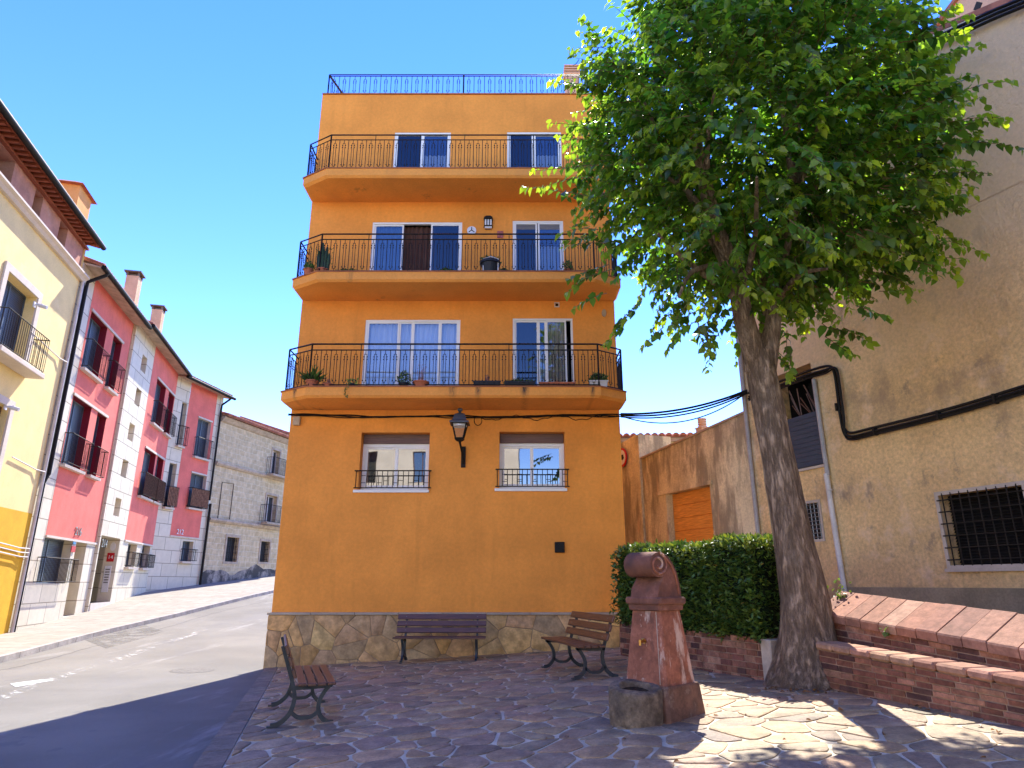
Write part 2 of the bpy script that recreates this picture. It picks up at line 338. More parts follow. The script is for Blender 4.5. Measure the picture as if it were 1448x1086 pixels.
def wall(mb, F, a0, a1, z0, z1, holes, o=0., rv=None, depth=.2, back=None):
    """front face with rectangular openings plus their reveals (into rv or mb)"""
    A = sorted({a0, a1, *[q for h in holes for q in (h[0], h[1])]}); Z = sorted({z0, z1, *[q for h in holes for q in (h[2], h[3])]})
    A = [a for a in A if a0 <= a <= a1]; Z = [z for z in Z if z0 <= z <= z1]
    for i in range(len(A) - 1):
        for j in range(len(Z) - 1):
            ac, zc = (A[i] + A[i + 1]) / 2, (Z[j] + Z[j + 1]) / 2
            if any(h[0] < ac < h[1] and h[2] < zc < h[3] for h in holes): continue
            mb.quad(F.p(A[i], o, Z[j]), F.p(A[i + 1], o, Z[j]), F.p(A[i + 1], o, Z[j + 1]), F.p(A[i], o, Z[j + 1]))
    for h in holes:
        d = h[4] if len(h) > 4 else depth; q = rv if isinstance(rv, MB) else mb
        if isinstance(rv, list): q = MB(); rv.append(q)
        b0, b1, y0, y1 = h[:4]; i = o - d
        q.quad(F.p(b0, o, y0), F.p(b0, o, y1), F.p(b0, i, y1), F.p(b0, i, y0)); q.quad(F.p(b1, o, y0), F.p(b1, o, y1), F.p(b1, i, y1), F.p(b1, i, y0))
        q.quad(F.p(b0, o, y0), F.p(b1, o, y0), F.p(b1, i, y0), F.p(b0, i, y0)); q.quad(F.p(b0, o, y1), F.p(b1, o, y1), F.p(b1, i, y1), F.p(b0, i, y1))
def frame_bars(mb, F, a0, a1, z0, z1, o0, o1, t):
    mb.box(F, a0, a0 + t, o0, o1, z0, z1); mb.box(F, a1 - t, a1, o0, o1, z0, z1)
    mb.box(F, a0 + t, a1 - t, o0, o1, z0, z0 + t); mb.box(F, a0 + t, a1 - t, o0, o1, z1 - t, z1)
def room(mb, F, a0, a1, z0, z1, o, d=1.0):
    """dark room box open to the front"""
    i = o - d
    mb.quad(F.p(a0, i, z0), F.p(a1, i, z0), F.p(a1, i, z1), F.p(a0, i, z1))
    mb.quad(F.p(a0, o, z0), F.p(a0, o, z1), F.p(a0, i, z1), F.p(a0, i, z0)); mb.quad(F.p(a1, o, z0), F.p(a1, o, z1), F.p(a1, i, z1), F.p(a1, i, z0))
    mb.quad(F.p(a0, o, z0), F.p(a1, o, z0), F.p(a1, i, z0), F.p(a0, i, z0)); mb.quad(F.p(a0, o, z1), F.p(a1, o, z1), F.p(a1, i, z1), F.p(a0, i, z1))
def curtain(mb, F, a0, a1, z0, z1, o, amp=.025, wl=.11):
    n = max(4, int((a1 - a0) / .022))
    for i in range(n):
        x0, x1 = a0 + (a1 - a0) * i / n, a0 + (a1 - a0) * (i + 1) / n
        f = lambda x: o + amp * math.sin(x / wl * 6.28 + math.sin(x * 7) * 1.3)
        mb.quad(F.p(x0, f(x0), z0), F.p(x1, f(x1), z0), F.p(x1, f(x1), z1), F.p(x0, f(x0), z1))
def clip(poly, nx, ny, c):
    """keep nx*x+ny*y <= c"""
    out = []
    for i in range(len(poly)):
        p, q = poly[i], poly[(i + 1) % len(poly)]; dp, dq = nx * p[0] + ny * p[1] - c, nx * q[0] + ny * q[1] - c
        if dp <= 0: out.append(p)
        if dp * dq < 0: t = dp / (dp - dq); out.append((p[0] + (q[0] - p[0]) * t, p[1] + (q[1] - p[1]) * t))
    return out
def inset(poly, d):
    n = len(poly); ar = sum(poly[i][0] * poly[(i + 1) % n][1] - poly[(i + 1) % n][0] * poly[i][1] for i in range(n))
    q = poly if ar > 0 else poly[::-1]; out = list(q)
    for i in range(n):
        p0, p1 = q[i], q[(i + 1) % n]; ex, ey = p1[0] - p0[0], p1[1] - p0[1]; l = math.hypot(ex, ey)
        if l < 1e-6: continue
        nx, ny = ey / l, -ex / l; out = clip(out, nx, ny, nx * p0[0] + ny * p0[1] - d)
        if len(out) < 3: return []
    return out
def chaikin(poly, r=.22):
    out = []
    for i in range(len(poly)):
        p, q = poly[i], poly[(i + 1) % len(poly)]
        out += [(p[0] + (q[0] - p[0]) * r, p[1] + (q[1] - p[1]) * r), (p[0] + (q[0] - p[0]) * (1 - r), p[1] + (q[1] - p[1]) * (1 - r))]
    return out
def voronoi(x0, x1, y0, y1, sp, jit=.48, drop=.12, rng=R, aspect=1.):
    S = []; ny = int((y1 - y0) / sp) + 3; spx = sp * aspect; nx = int((x1 - x0) / spx) + 3
    for j in range(-1, ny):
        for i in range(-1, nx):
            if rng.random() < drop: continue
            S.append((x0 + (i + .5 * (j % 2) + rng.uniform(-jit, jit)) * spx, y0 + (j + rng.uniform(-jit, jit)) * sp))
            if rng.random() < .10: S.append((S[-1][0] + rng.uniform(-.4, .4) * spx, S[-1][1] + rng.uniform(-.4, .4) * sp))
    P = np.array(S); cells = []
    for i, (x, y) in enumerate(S):
        d = (P[:, 0] - x) ** 2 + (P[:, 1] - y) ** 2; idx = np.argsort(d)[1:22]; L = sp * 2.2 * max(1, aspect)
        c = [(x - L, y - L), (x + L, y - L), (x + L, y + L), (x - L, y + L)]
        for k in idx:
            nx_, ny_ = P[k, 0] - x, P[k, 1] - y
            if nx_ * nx_ + ny_ * ny_ < 1e-8: continue
            c = clip(c, nx_, ny_, nx_ * (P[k, 0] + x) / 2 + ny_ * (P[k, 1] + y) / 2)
            if len(c) < 3: break
        if len(c) >= 3: cells.append(c)
    return cells
def pick(pal, rng=R, j=.12):
    c = rng.choice(pal); k = 1 + rng.uniform(-j, j); return tuple(max(0, x * k * (1 + rng.uniform(-.04, .04))) for x in c)

def smooth_path(P, n=5):
    out = []
    for i in range(len(P) - 1):
        p0, p1, p2, p3 = P[max(i - 1, 0)], P[i], P[i + 1], P[min(i + 2, len(P) - 1)]
        for k in range(n):
            t = k / n
            out.append(tuple(.5 * (2 * b + (c - a) * t + (2 * a - 5 * b + 4 * c - d) * t * t + (3 * b - a - 3 * c + d) * t ** 3) for a, b, c, d in zip(p0, p1, p2, p3)))
    return out + [tuple(P[-1])]

# ------------------------------------------------------------------ ground
def zp(x, y=0): return -1.405 + .055 * x
ZS = [(-60, -1.5), (0, -1.5), (15, -1.5), (19, -1.40), (22, -1.235), (24.6, -1.085), (26.5, -.92), (33, -.35), (37, -.03), (39.5, .17), (43.7, .5), (60, 1.4), (110, 3.0)]
def lin(T, y):
    for (p, q), (r, s) in zip(T, T[1:]):
        if y <= r: return q + (s - q) * (max(y, p) - p) / (r - p)
    return T[-1][1]
def zs(y): return sum(lin(ZS, y + d) for d in (-1.6, -.8, 0, .8, 1.6)) / 5
KERB = [(-60, 7.2), (5, -8.4), (15, -10.75), (19, -11.75), (22, -12.0), (26.5, -11.95), (33.4, -11.5), (44, -9.6), (65, -4.5), (110, 9)]
def xk(y): return sum(lin(KERB, y + d) for d in (-2, -1, 0, 1, 2)) / 5
def xfac(y):
    return -9.44 - .239 * y if y < 32.9 else (-23.2 + .18 * y if y < 37 else -25.5 + .244 * y)
def xroadr(y):
    return -5.1 + .277 * (14.9 - y) if y < 14.9 else (-5.1 + .25 * (y - 14.9) if y < 24 else -2.8 + .45 * (y - 24))
def zroad(x, y): return zs(y) - .12 - .015 * max(0, x - xk(y))

mb = MB(); S_ = 1500
mb.quad((-S_, -S_, -3.2), (S_, -S_, -3.2), (S_, S_, -3.2), (-S_, S_, -3.2)); struct(mb.build('ground', 'ground_soil'))
ys = [-24 + i * .8 for i in range(160)]
mb = MB()
for y0, y1 in zip(ys, ys[1:]):
    for i in range(8):
        t0, t1 = i / 8, (i + 1) / 8
        def P(y, t): x = xk(y) + (xroadr(y) + .06 - xk(y)) * t; return (x, y, zroad(x, y))
        mb.quad(P(y0, t0), P(y0, t1), P(y1, t1), P(y1, t0))
struct(mb.build('road', 'asphalt', org=(0, 0, 0), smooth=40))
mb = MB()
for y0, y1 in zip(ys, ys[1:]):
    def P(y, t): x = xfac(y) - .3 + (xk(y) - .15 - xfac(y) + .3) * t; return (x, y, zs(y) + .02 * (1 - t))
    mb.quad(P(y0, 0), P(y0, 1), P(y1, 1), P(y1, 0))
o = mb.build('sidewalk', 'sidewalk_slabs', org=(0, 0, 0), smooth=40); struct(o)
# slab joints run in the plane of the pavement: lay the texture on x and y
t = MATS['sidewalk_slabs'].node_tree
for n in t.nodes:
    if n.bl_idname == 'ShaderNodeCombineXYZ':
        for l in list(n.inputs[1].links): t.links.remove(l)
        sx = [q for q in t.nodes if q.bl_idname == 'ShaderNodeSeparateXYZ'][0]; t.links.new(sx.outputs[1], n.inputs[1])
mb = MB(); y = -24.
while y < 80:
    y2 = y + .98; a, b = xk(y), xk(y2); e = R.uniform(-.004, .004)
    mb.hexa([(a - .15, y, zs(y) - .4), (a, y, zs(y) - .4), (b, y2, zs(y2) - .4), (b - .15, y2, zs(y2) - .4), (a - .15, y, zs(y) + .006 + e), (a - .012, y, zs(y) + .006 + e), (b - .012, y2, zs(y2) + .006 + e), (b - .15, y2, zs(y2) + .006 + e)])
    y += 1.0
struct(mb.build('kerb', 'concrete_kerb', org=(0, 0, 0)))
# painted marks and iron cover on the road
def gpt(u, v):
    r = ray(u, v); a, b = 3., None; k = 3.
    while k < 70 and r[2] * k > zroad(r[0] * k, r[1] * k): a = k; k += .25
    b = k
    for _ in range(30):
        k = (a + b) / 2
        if r[2] * k > zroad(r[0] * k, r[1] * k): a = k
        else: b = k
    return (r[0] * k, r[1] * k)
def road_poly(name, pts, mat, dz, n=1):
    m = MB(); P = [gpt(*q) for q in pts]
    for i in range(n):
        t0, t1 = i / n, (i + 1) / n
        L = lambda A, B, t: (A[0] + (B[0] - A[0]) * t, A[1] + (B[1] - A[1]) * t)
        q = [L(P[0], P[1], t0), L(P[0], P[1], t1), L(P[3], P[2], t1), L(P[3], P[2], t0)]
        m.quad(*[(x, y, zroad(x, y) + dz) for x, y in q])
    return m.build(name, mat)
struct(road_poly('road_marking', [(14, 967), (60, 961), (77, 962), (22, 972)], 'road_paint', .005))
for q in ([(0, 984), (48, 967), (56, 971), (0, 992)], [(60, 962), (130, 940), (136, 943), (70, 966)], [(150, 934), (215, 913), (220, 916), (158, 938)], [(240, 905), (290, 889), (294, 891), (247, 908)]): struct(road_poly('road_marking', q, 'worn_paint', .0045, 4))
struct(road_poly('road_patch', [(120, 905), (205, 884), (232, 893), (150, 917)], 'patch', .003, 6))
for pts in ([(0, 948), (60, 935), (130, 915), (215, 893), (300, 868), (378, 850)],):
    m = MB(); P = [gpt(*p) for p in pts]; Q = smooth_path(P, 12); Q = [(x + R.uniform(-.025, .025), y + R.uniform(-.025, .025)) for x, y in Q]
    for (x, y), (x2, y2) in zip(Q, Q[1:]):
        L_ = math.hypot(x2 - x, y2 - y) or 1; nx, ny = -(y2 - y) / L_ * .011, (x2 - x) / L_ * .011
        m.quad(*[(a, b, zroad(a, b) + .0035) for a, b in ((x + nx, y + ny), (x2 + nx, y2 + ny), (x2 - nx, y2 - ny), (x - nx, y - ny))])
    struct(m.build('road_crack', 'tar'))
mb = MB(); cx, cy = gpt(272, 948)
mb.v = [(cx + .42 * math.cos(i * .393), cy + .42 * math.sin(i * .393), 0) for i in range(16)]; mb.v = [(x, y, zroad(x, y) + .004) for x, y, _ in mb.v]; mb.f = [list(range(16))]; mb.c = [None]
tag(mb.build('manhole_cover', 'cast_iron'), 'round grey manhole cover in the sunlit road near the orange building', 'manhole cover')

# plaza
mb = MB()
PL = [(.5, -8), (9.5, -8), (10.5, 3), (7.0, 14.9), (2.7, 15.2), (-5.12, 14.93), (-2.93, 7.06)]
mb.quad(*[(x, y, zp(x)) for x, y in PL]); struct(mb.build('plaza_bed', 'paving_mortar', org=(0, 0, 0)))
mb = MB()
mb.quad(*[(x, y, zp(x) - .01) for x, y in [(2.2, 15.0), (9, 9), (9, 30), (2.2, 40)]]); struct(mb.build('alley', 'alley_concrete', org=(0, 0, 0)))
PAL = [(.42, .29, .165), (.36, .26, .155), (.47, .30, .155), (.40, .295, .18), (.52, .34, .17), (.43, .29, .17), (.30, .225, .14), (.45, .32, .19)]
mb = MB()
for c in voronoi(-5.4, 7.5, .6, 15.2, .375, aspect=.92, drop=.15):
    q = c
    q = clip(q, -.9637, -.267, -(.9637 * -5.1 + .267 * 14.9) - .235); q = clip(q, 0, 1, 14.87)
    if len(q) < 3: continue
    q = inset(q, R.uniform(.010, .022))
    if len(q) < 3: continue
    ar = abs(sum(q[i][0] * q[(i + 1) % len(q)][1] - q[(i + 1) % len(q)][0] * q[i][1] for i in range(len(q)))) / 2
    if ar < .008: continue
    q = chaikin(q, R.uniform(.12, .2)); q = [(x + R.uniform(-.009, .009), y + R.uniform(-.009, .009)) for x, y in q]; q = chaikin(q, .25)
    cx = sum(p[0] for p in q) / len(q); cy = sum(p[1] for p in q) / len(q); n = len(q); h = R.uniform(.008, .016)
    k = [max(.9, 1 - .012 / max(.03, math.hypot(x - cx, y - cy))) for x, y in q]
    tx, ty = R.uniform(-.006, .006), R.uniform(-.006, .006)
    vs = [(x, y, zp(x) - .004) for x, y in q] + [(x, y, zp(x) + h * .7) for x, y in q] + [(cx + (x - cx) * kk, cy + (y - cy) * kk, zp(x) + h + tx * (x - cx) + ty * (y - cy)) for (x, y), kk in zip(q, k)]
    mb.add(vs, [tuple(range(2 * n, 3 * n))] + [(r * n + i, r * n + (i + 1) % n, r * n + n + (i + 1) % n, r * n + n + i) for r in (0, 1) for i in range(n)], pick(PAL))
struct(mb.build('plaza_paving', 'flagstone', org=(0, 0, 0), smooth=50))
mb = MB(); Ld = Frame(-5.1, 14.9, .277, -1, -.9637, -.267)
a = 0.05
while a < 22:
    P = [Ld.p(a, .02, 0), Ld.p(a + .78, .02, 0), Ld.p(a + .78, -.24, 0), Ld.p(a, -.24, 0)]
    mb.hexa([(x, y, zp(x) - .35) for x, y, _ in P] + [(x, y, zp(x) + .012) for x, y, _ in P], pick([(.22, .185, .135), (.26, .21, .15), (.19, .16, .12)])); a += .8
struct(mb.build('plaza_edging', 'flagstone', org=(0, 0, 0)))

# ------------------------------------------------------------------ orange apartment building
FO = Frame(0, 14.9, 1, 0, 0, -1)       # o = towards the plaza
B = root('apartment_building', (-1.3, 14.9, -1.5), 'tall orange stucco apartment block with three balconies and stone base', 'building')
def zat(v, o=0.): r = ray(724, v); return (14.9 - o) * r[2] / r[1]
def xat(u, v, o=0.): return FO.px(u, v, -o)[0] if False else (14.9 - o) * ray(u, v)[0] / ray(u, v)[1]
XL, XR, ZT = -5.1, 2.48, zat(134)
WIN = {  # x0,x1 from pixels at their mid height, z from top/bottom
 'top_a': (xat(557, 212), xat(637, 212), 9.56, zat(187)), 'top_b': (xat(717, 212), xat(794, 212), 9.56, zat(186.5)),
 'mid_a': (xat(525, 345), xat(653, 345), 6.82, zat(314)), 'mid_b': (xat(725, 345), xat(797, 345), 6.82, zat(312)),
 'first_a': (xat(514, 500), xat(650, 500), 4.08, zat(452)), 'first_b': (xat(725, 500), xat(811, 500), 4.08, zat(450)),
 'ground_a': (xat(509, 650), xat(606.5, 650), zat(693), zat(611.5)), 'ground_b': (xat(706, 650), xat(799, 650), zat(691), zat(610.5))}
holes = [(*WIN[k], .34 if k.startswith('ground') else .10) for k in WIN]
mb = MB(); ZG = -2.2
wall(mb, FO, XL, XR, ZG, ZT, holes)
bl, br, bL, bR = (XL, 0), (XR, 0), (-2.8, -9.2), (2.30, -9.0)
for p, q in ((bl, bL), (bL, bR), (bR, br)): mb.quad(FO.p(p[0], p[1], ZG), FO.p(q[0], q[1], ZG), FO.p(q[0], q[1], ZT), FO.p(p[0], p[1], ZT))
mb.prism(FO, [(XL + .25, -.25), (XR - .25, -.25), (2.1, -8.8), (-2.6, -8.9)], ZT - .5, ZT - .3)
mb.build('wall', 'orange_stucco', B, recalc=False)
mb = MB()
for p, q in ((bl, br), (br, bR), (bR, bL), (bL, bl)):
    mb.hexa([FO.p(p[0], p[1] + .03, ZT), FO.p(q[0], q[1] + .03, ZT), FO.p(q[0], q[1] - .22, ZT), FO.p(p[0], p[1] - .22, ZT)] + [FO.p(p[0], p[1] + .03, ZT + .035), FO.p(q[0], q[1] + .03, ZT + .035), FO.p(q[0], q[1] - .22, ZT + .04), FO.p(p[0], p[1] - .22, ZT + .04)])
mb.build('parapet_coping', 'tile_edge', B)
# stone plinth
ZPL = zat(867, .05) - .035
mb = MB(); mb.box(FO, XL - .04, XR + .02, .002, .035, ZG, ZPL); mb.hexa([(XL - .04, 14.865, ZG), (XL - .002, 14.87, ZG), (-2.8, 24.1, ZG), (-2.84, 24.1, ZG), (XL - .04, 14.865, ZPL), (XL - .002, 14.87, ZPL), (-2.8, 24.1, ZPL), (-2.84, 24.1, ZPL)]); mb.build('plinth', 'plinth_mortar', B)
PST = [(.58, .355, .145), (.52, .32, .14), (.60, .37, .145), (.66, .41, .15), (.47, .30, .14), (.53, .345, .165), (.60, .335, .12), (.50, .32, .16), (.45, .28, .13)]
mb = MB()
for c in voronoi(XL - .3, XR + .3, -2.0, -.4, .40, jit=.62, drop=.22, aspect=1.15):
    q = c
    for nx, ny, cc in ((-1, 0, -(XL - .055)), (1, 0, XR + .02), (0, 1, ZPL - .004)): q = clip(q, nx, ny, cc) if len(q) > 2 else q
    if len(q) < 3: continue
    q = inset(q, .007)
    if len(q) < 3: continue
    q = chaikin(q, .025); n = len(q); cx = sum(p[0] for p in q) / n; cy = sum(p[1] for p in q) / n; h = R.uniform(.042, .055)
    vs = [FO.p(x, .03, z) for x, z in q] + [FO.p(x, h - .006, z) for x, z in q] + [FO.p(cx + (x - cx) * .96, h, cy + (z - cy) * .96) for x, z in q]
    mb.add(vs, [tuple(range(2 * n, 3 * n))] + [(r * n + i, r * n + (i + 1) % n, r * n + n + (i + 1) % n, r * n + n + i) for r in (0, 1) for i in range(n)], pick(PST))
mb.build('plinth_facing', 'plinth_stone', B, smooth=40)
mb = MB(); x = XL - .07
while x < XR: mb.cbox(FO, x, min(x + .92, XR + .03), .003, .075, ZPL, ZPL + .05, .006); x += .926
mb.build('plinth_coping', 'coping_stone', B)
# balconies
def railing(mb, pts, h, posts=None, dec=True, sp=.112, r=.0085, r1=.021, r2=.015, bot=.055, low=.86):
    for i, (p, q) in enumerate(zip(pts, pts[1:])):
        p, q = Vector(p), Vector(q); L = (q - p).length; d = (q - p) / L; up = Vector((0, 0, 1))
        mb.tube([p + up * h, q + up * h], r1, 4); mb.tube([p + up * h * low, q + up * h * low], r2, 4); mb.tube([p + up * bot, q + up * bot], r2, 4)
        n = max(2, round(L / sp)); n += n % 2
        for k in range(n + 1):
            c = p + d * (L * k / n)
            if k in (0, n): mb.tube([c, c + up * h], .02, 4); continue
            if k % 2 == 0:
                mb.tube([c + up * bot, c + up * h * low], r, 4)
                if k % 10 == 0: mb.tube([c + up * h * low, c + up * h], r, 4)
            elif dec:
                for s in (-1, 1):
                    e = c + d * (s * .024)
                    mb.tube([e + up * (bot + .06), e + d * s * .004 + up * (h * low * .5), e + up * (h * low - .1)], r * .72, 4)
                    for zz in (bot + .1, h * low - .16, h * low - .22): mb.tube([e + d * (s * .012) + up * (zz - .012), e + d * (s * .012) + up * (zz + .012)], .012, 4)
                for zz in (bot + .06, h * low - .1): mb.tube([c - d * .03 + up * zz, c + d * .03 + up * zz], r * .8, 4)
                mb.tube([c + up * bot, c + up * (bot + .06)], r * .8, 4); mb.tube([c + up * (h * low - .1), c + up * h * low], r * .8, 4)
            else: mb.tube([c + up * bot, c + up * h * low], r, 4)
def old_upper_tone():
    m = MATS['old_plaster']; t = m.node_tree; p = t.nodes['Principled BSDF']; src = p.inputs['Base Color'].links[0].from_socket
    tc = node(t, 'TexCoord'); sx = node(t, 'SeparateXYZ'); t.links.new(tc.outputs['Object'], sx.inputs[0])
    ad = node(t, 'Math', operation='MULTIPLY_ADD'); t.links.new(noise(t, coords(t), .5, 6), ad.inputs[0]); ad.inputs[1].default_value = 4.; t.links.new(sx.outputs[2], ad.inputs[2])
    # the plaster blends to a paler, pinker tone towards the top
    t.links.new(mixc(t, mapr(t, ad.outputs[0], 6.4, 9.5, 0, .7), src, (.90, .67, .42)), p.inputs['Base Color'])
old_upper_tone()
def slab_drips():
    """three black drip marks on the fascia of the lowest balcony, under its planters"""
    m = MATS['orange_slab']; t = m.node_tree; p = t.nodes['Principled BSDF']; src = p.inputs['Base Color'].links[0].from_socket
    tc = node(t, 'TexCoord'); sx = node(t, 'SeparateXYZ'); t.links.new(tc.outputs['Object'], sx.inputs[0]); nz = noise(t, coords(t, (5, 5, 1.2)), 3., 6, .7)
    zm = mapr(t, sx.outputs[2], 5.28, 5.58, .1, 1.); zt = mapr(t, sx.outputs[2], 5.62, 5.64, 1., 0.)
    for u, wd in ((640, .075), (676, .06), (742, .085), (838, .05), (413, .05)):
        x0 = xat(u, 553, 1.1) + 1.3
        d = node(t, 'Math', operation='SUBTRACT'); t.links.new(sx.outputs[0], d.inputs[0]); d.inputs[1].default_value = x0
        a = node(t, 'Math', operation='ABSOLUTE'); t.links.new(d.outputs[0], a.inputs[0])
        f = mapr(t, a.outputs[0], .0, wd * 1.5, 1.3, 0.)
        for q in (zm, zt, mapr(t, nz, .3, .6)):
            k = node(t, 'Math', operation='MULTIPLY', use_clamp=True); t.links.new(f, k.inputs[0]); t.links.new(q, k.inputs[1]); f = k.outputs[0]
        src = mixc(t, f, src, (.10, .06, .035))
    t.links.new(src, p.inputs['Base Color'])
slab_drips()
BAL = [(4.10, 3.84, 'first'), (6.84, 6.58, 'mid'), (9.57, 9.31, 'top')]
for zt, zb, nm_ in BAL:
    pol = [(XL - .03, -.02), (XL - .03, .68), (-4.46, 1.10), (1.92, 1.10), (XR + .06, .68), (XR + .06, -.02)]
    pin = [(XL + .04, -.02), (XL + .04, .66), (-4.44, 1.03), (1.90, 1.03), (XR - .01, .66), (XR - .01, -.02)]
    mb = MB(); n = 6
    # slab with the soffit slightly tucked in under the fascia
    low_ = [(x * 1.0 + (.05 if x < 0 else -.05), o - .05 if o > 0 else o) for x, o in pol]
    vs = [FO.p(x, o, zb) for x, o in low_] + [FO.p(x, o, zb + .05) for x, o in pol] + [FO.p(x, o, zt - .03) for x, o in pol]
    mb.add(vs, [tuple(range(5, -1, -1)), tuple(range(12, 18))] + [(r * 6 + i, r * 6 + (i + 1) % 6, r * 6 + 6 + (i + 1) % 6, r * 6 + 6 + i) for r in (0, 1) for i in range(6)])
    bal = mb.build('balcony', 'orange_slab', B)
    mb = MB(); mb.prism(FO, [(x * 1.004, o + (.015 if o > 0 else 0)) for x, o in pol], zt - .03, zt); mb.build('tile_border', 'tile_edge', bal)
    mb = MB(); railing(mb, [FO.p(x, o - .04 if o > 0 else o, zt) for x, o in pin[0:6]], 1.0); mb.build('railing', 'iron_dark', bal)
mb = MB(); zr = ZT + .04
railing(mb, [FO.p(-3.0, -8.0, zr), FO.p(XL + .1, -.12, zr), FO.p(-1.32, -.12, zr), FO.p(XR - .1, -.12, zr), FO.p(2.2, -8, zr)], zat(105, -.1) - zr, low=.93, sp=.15, bot=.09)
mb.build('roof_railing', 'iron_dark', B)
# windows
def panes(name, F, b, spec, o, fr=.05, bars=(), blind=None):
    a0, a1, z0, z1 = b; mb = MB(); frame_bars(mb, F, a0, a1, z0, z1, o - .03, o + .035, fr)
    wd = a1 - a0 - 2 * fr
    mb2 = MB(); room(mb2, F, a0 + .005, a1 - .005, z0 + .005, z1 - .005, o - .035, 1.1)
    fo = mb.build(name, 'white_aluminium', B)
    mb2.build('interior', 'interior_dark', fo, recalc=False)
    if blind:
        m = MB(); k = int(blind[0] / .045)
        for i in range(k): m.box(F, a0 + fr, a1 - fr, o - .004, o + .012, z1 - fr - (i + 1) * .045, z1 - fr - i * .045 - .006)
        m.build('blind', blind[1], fo)
    for f0, f1, kind in spec:
        x0, x1 = a0 + fr + wd * f0, a0 + fr + wd * f1; k, cur = kind
        oo = o - .012 if R.random() < .5 else o + .006
        if k:
            m = MB(); frame_bars(m, F, x0, x1, z0 + fr, z1 - fr, oo - .018, oo + .018, .038); sash = m.build('sash', 'white_aluminium', fo)
            m = MB(); m.box(F, x0 + .03, x1 - .03, oo - .004, oo + .004, z0 + fr + .03, z1 - fr - .03); m.build('pane', k, fo)
        if cur:
            m = MB(); curtain(m, F, x0, x1, z0 + fr, z1 - fr - (0 if cur != 'curtain_blue' else .3 * (z1 - z0)), o - .12); m.build('curtain', cur, fo, recalc=False, smooth=60)
    return fo
G, T_ = 'glass_clear', 'glass_tint'
panes('window', FO, WIN['top_a'], [(0, .5, (T_, None)), (.5, 1, (G, 'curtain_blue'))], -.05)
panes('window', FO, WIN['top_b'], [(0, .48, (T_, 'curtain_brown')), (.5, 1, (G, 'curtain_blue'))], -.05)
panes('window', FO, WIN['mid_a'], [(0, .34, (G, 'door_blue')), (.34, .66, (None, 'curtain_brown')), (.66, 1, (T_, 'blind_grey'))], -.05)
panes('window', FO, WIN['mid_b'], [(0, .48, (T_, None)), (.5, 1, (G, 'curtain_blue'))], -.05, blind=(.22, 'blind_grey'))
panes('window', FO, WIN['first_a'], [(0, .35, (G, 'curtain_white')), (.35, .5, (G, 'curtain_white')), (.5, .8, (G, 'curtain_white')), (.8, 1, (G, 'curtain_white'))], -.05)
panes('window', FO, WIN['first_b'], [(0, .42, (T_, 'door_blue')), (.42, .56, (G, 'curtain_blue')), (.56, .92, (G, 'curtain_beige'))], -.05)
for k in ('ground_a', 'ground_b'):
    a0, a1, z0, z1 = WIN[k]; zb = z1 - .22
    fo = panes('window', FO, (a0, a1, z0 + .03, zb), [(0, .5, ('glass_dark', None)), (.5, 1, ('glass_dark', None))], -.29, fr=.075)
    m = MB(); 
    for i in range(5): m.box(FO, a0 + .01, a1 - .01, -.32, -.215 + .004 * (i % 2), zb + i * .044, zb + (i + 1) * .044)
    m.build('shutter_box', 'shutter_brown', fo)
    m = MB(); m.cbox(FO, a0 - .1, a1 + .03, -.3, .05, z0 - .06, z0 + .005, .008); m.build('sill', 'white_aluminium', fo)
    m = MB(); q = (a0 - .08, a1 + .08); o = .09
    for zz, rr in ((z0 + .42, .014), (z0 + .04, .012)): m.tube([FO.p(q[0], o, zz), FO.p(q[1], o, zz)], rr, 4)
    for e in q: m.tube([FO.p(e + (.04 if e == q[0] else -.04), 0, z0 + .42), FO.p(e + (.04 if e == q[0] else -.04), o, z0 + .42)], .012, 4); m.tube([FO.p(e + (.04 if e == q[0] else -.04), o, z0 + .42), FO.p(e + (.04 if e == q[0] else -.04), o, z0 + .04)], .01, 4)
    n = 14
    for i in range(1, n):
        x = q[0] + .04 + (q[1] - q[0] - .08) * i / n; m.tube([FO.p(x, o, z0 + .04), FO.p(x, o, z0 + .42)], .008, 4)
        if i % 3 == 1:
            for zz in (z0 + .15, z0 + .31): m.tube([FO.p(x, o, zz), FO.p(x + .1, o, zz)], .007, 4)
    m.build('window_railing', 'iron_dark', fo)
# roof chimney
m = MB(); cx0, cx1 = xat(800, 115, -3.5), xat(819, 115, -3.5); zc = zat(105, -3.5)
m.box(FO, cx0, cx1, -3.9, -3.5, ZT - .4, zc)
ch = m.build('chimney', 'chimney_plaster', B); m = MB()
for i in range(4): m.box(FO, cx0 - .04, cx1 + .04, -3.94, -3.46, zc + .02 + i * .1, zc + .07 + i * .1)
m.box(FO, cx0 + .06, cx1 - .06, -3.84, -3.56, zc, zc + .36); m.build('chimney_pot', 'chimney_plaster', ch)

# small things on the facade
L = root('street_lamp', FO.p(-1.10, 0, 2.5), 'black iron lantern on a bracket between the two lower windows', 'street lamp')
m = MB(); m.box(FO, -1.15, -1.05, 0, .035, 2.50, 2.98); m.tube([FO.p(-1.10, .03, 2.60), FO.p(-1.10, .10, 2.66), FO.p(-1.11, .20, 2.80), FO.p(-1.14, .42, 2.93), FO.p(-1.16, .50, 3.02)], [.028, .03, .026, .024, .03], 8); m.tube([FO.p(-1.10, .02, 2.93), FO.p(-1.12, .2, 2.81)], .014, 6)
m.build('bracket', 'black_plastic', L)
lc = FO.p(-1.16, .5, 3.04); q = math.pi / 4
m = MB()
for j in range(4):
    an = q + j * math.pi / 2; m.tube([(lc[0] + .115 * math.cos(an), lc[1] + .115 * math.sin(an), 3.05), (lc[0] + .225 * math.cos(an), lc[1] + .225 * math.sin(an), 3.40)], .015, 4)
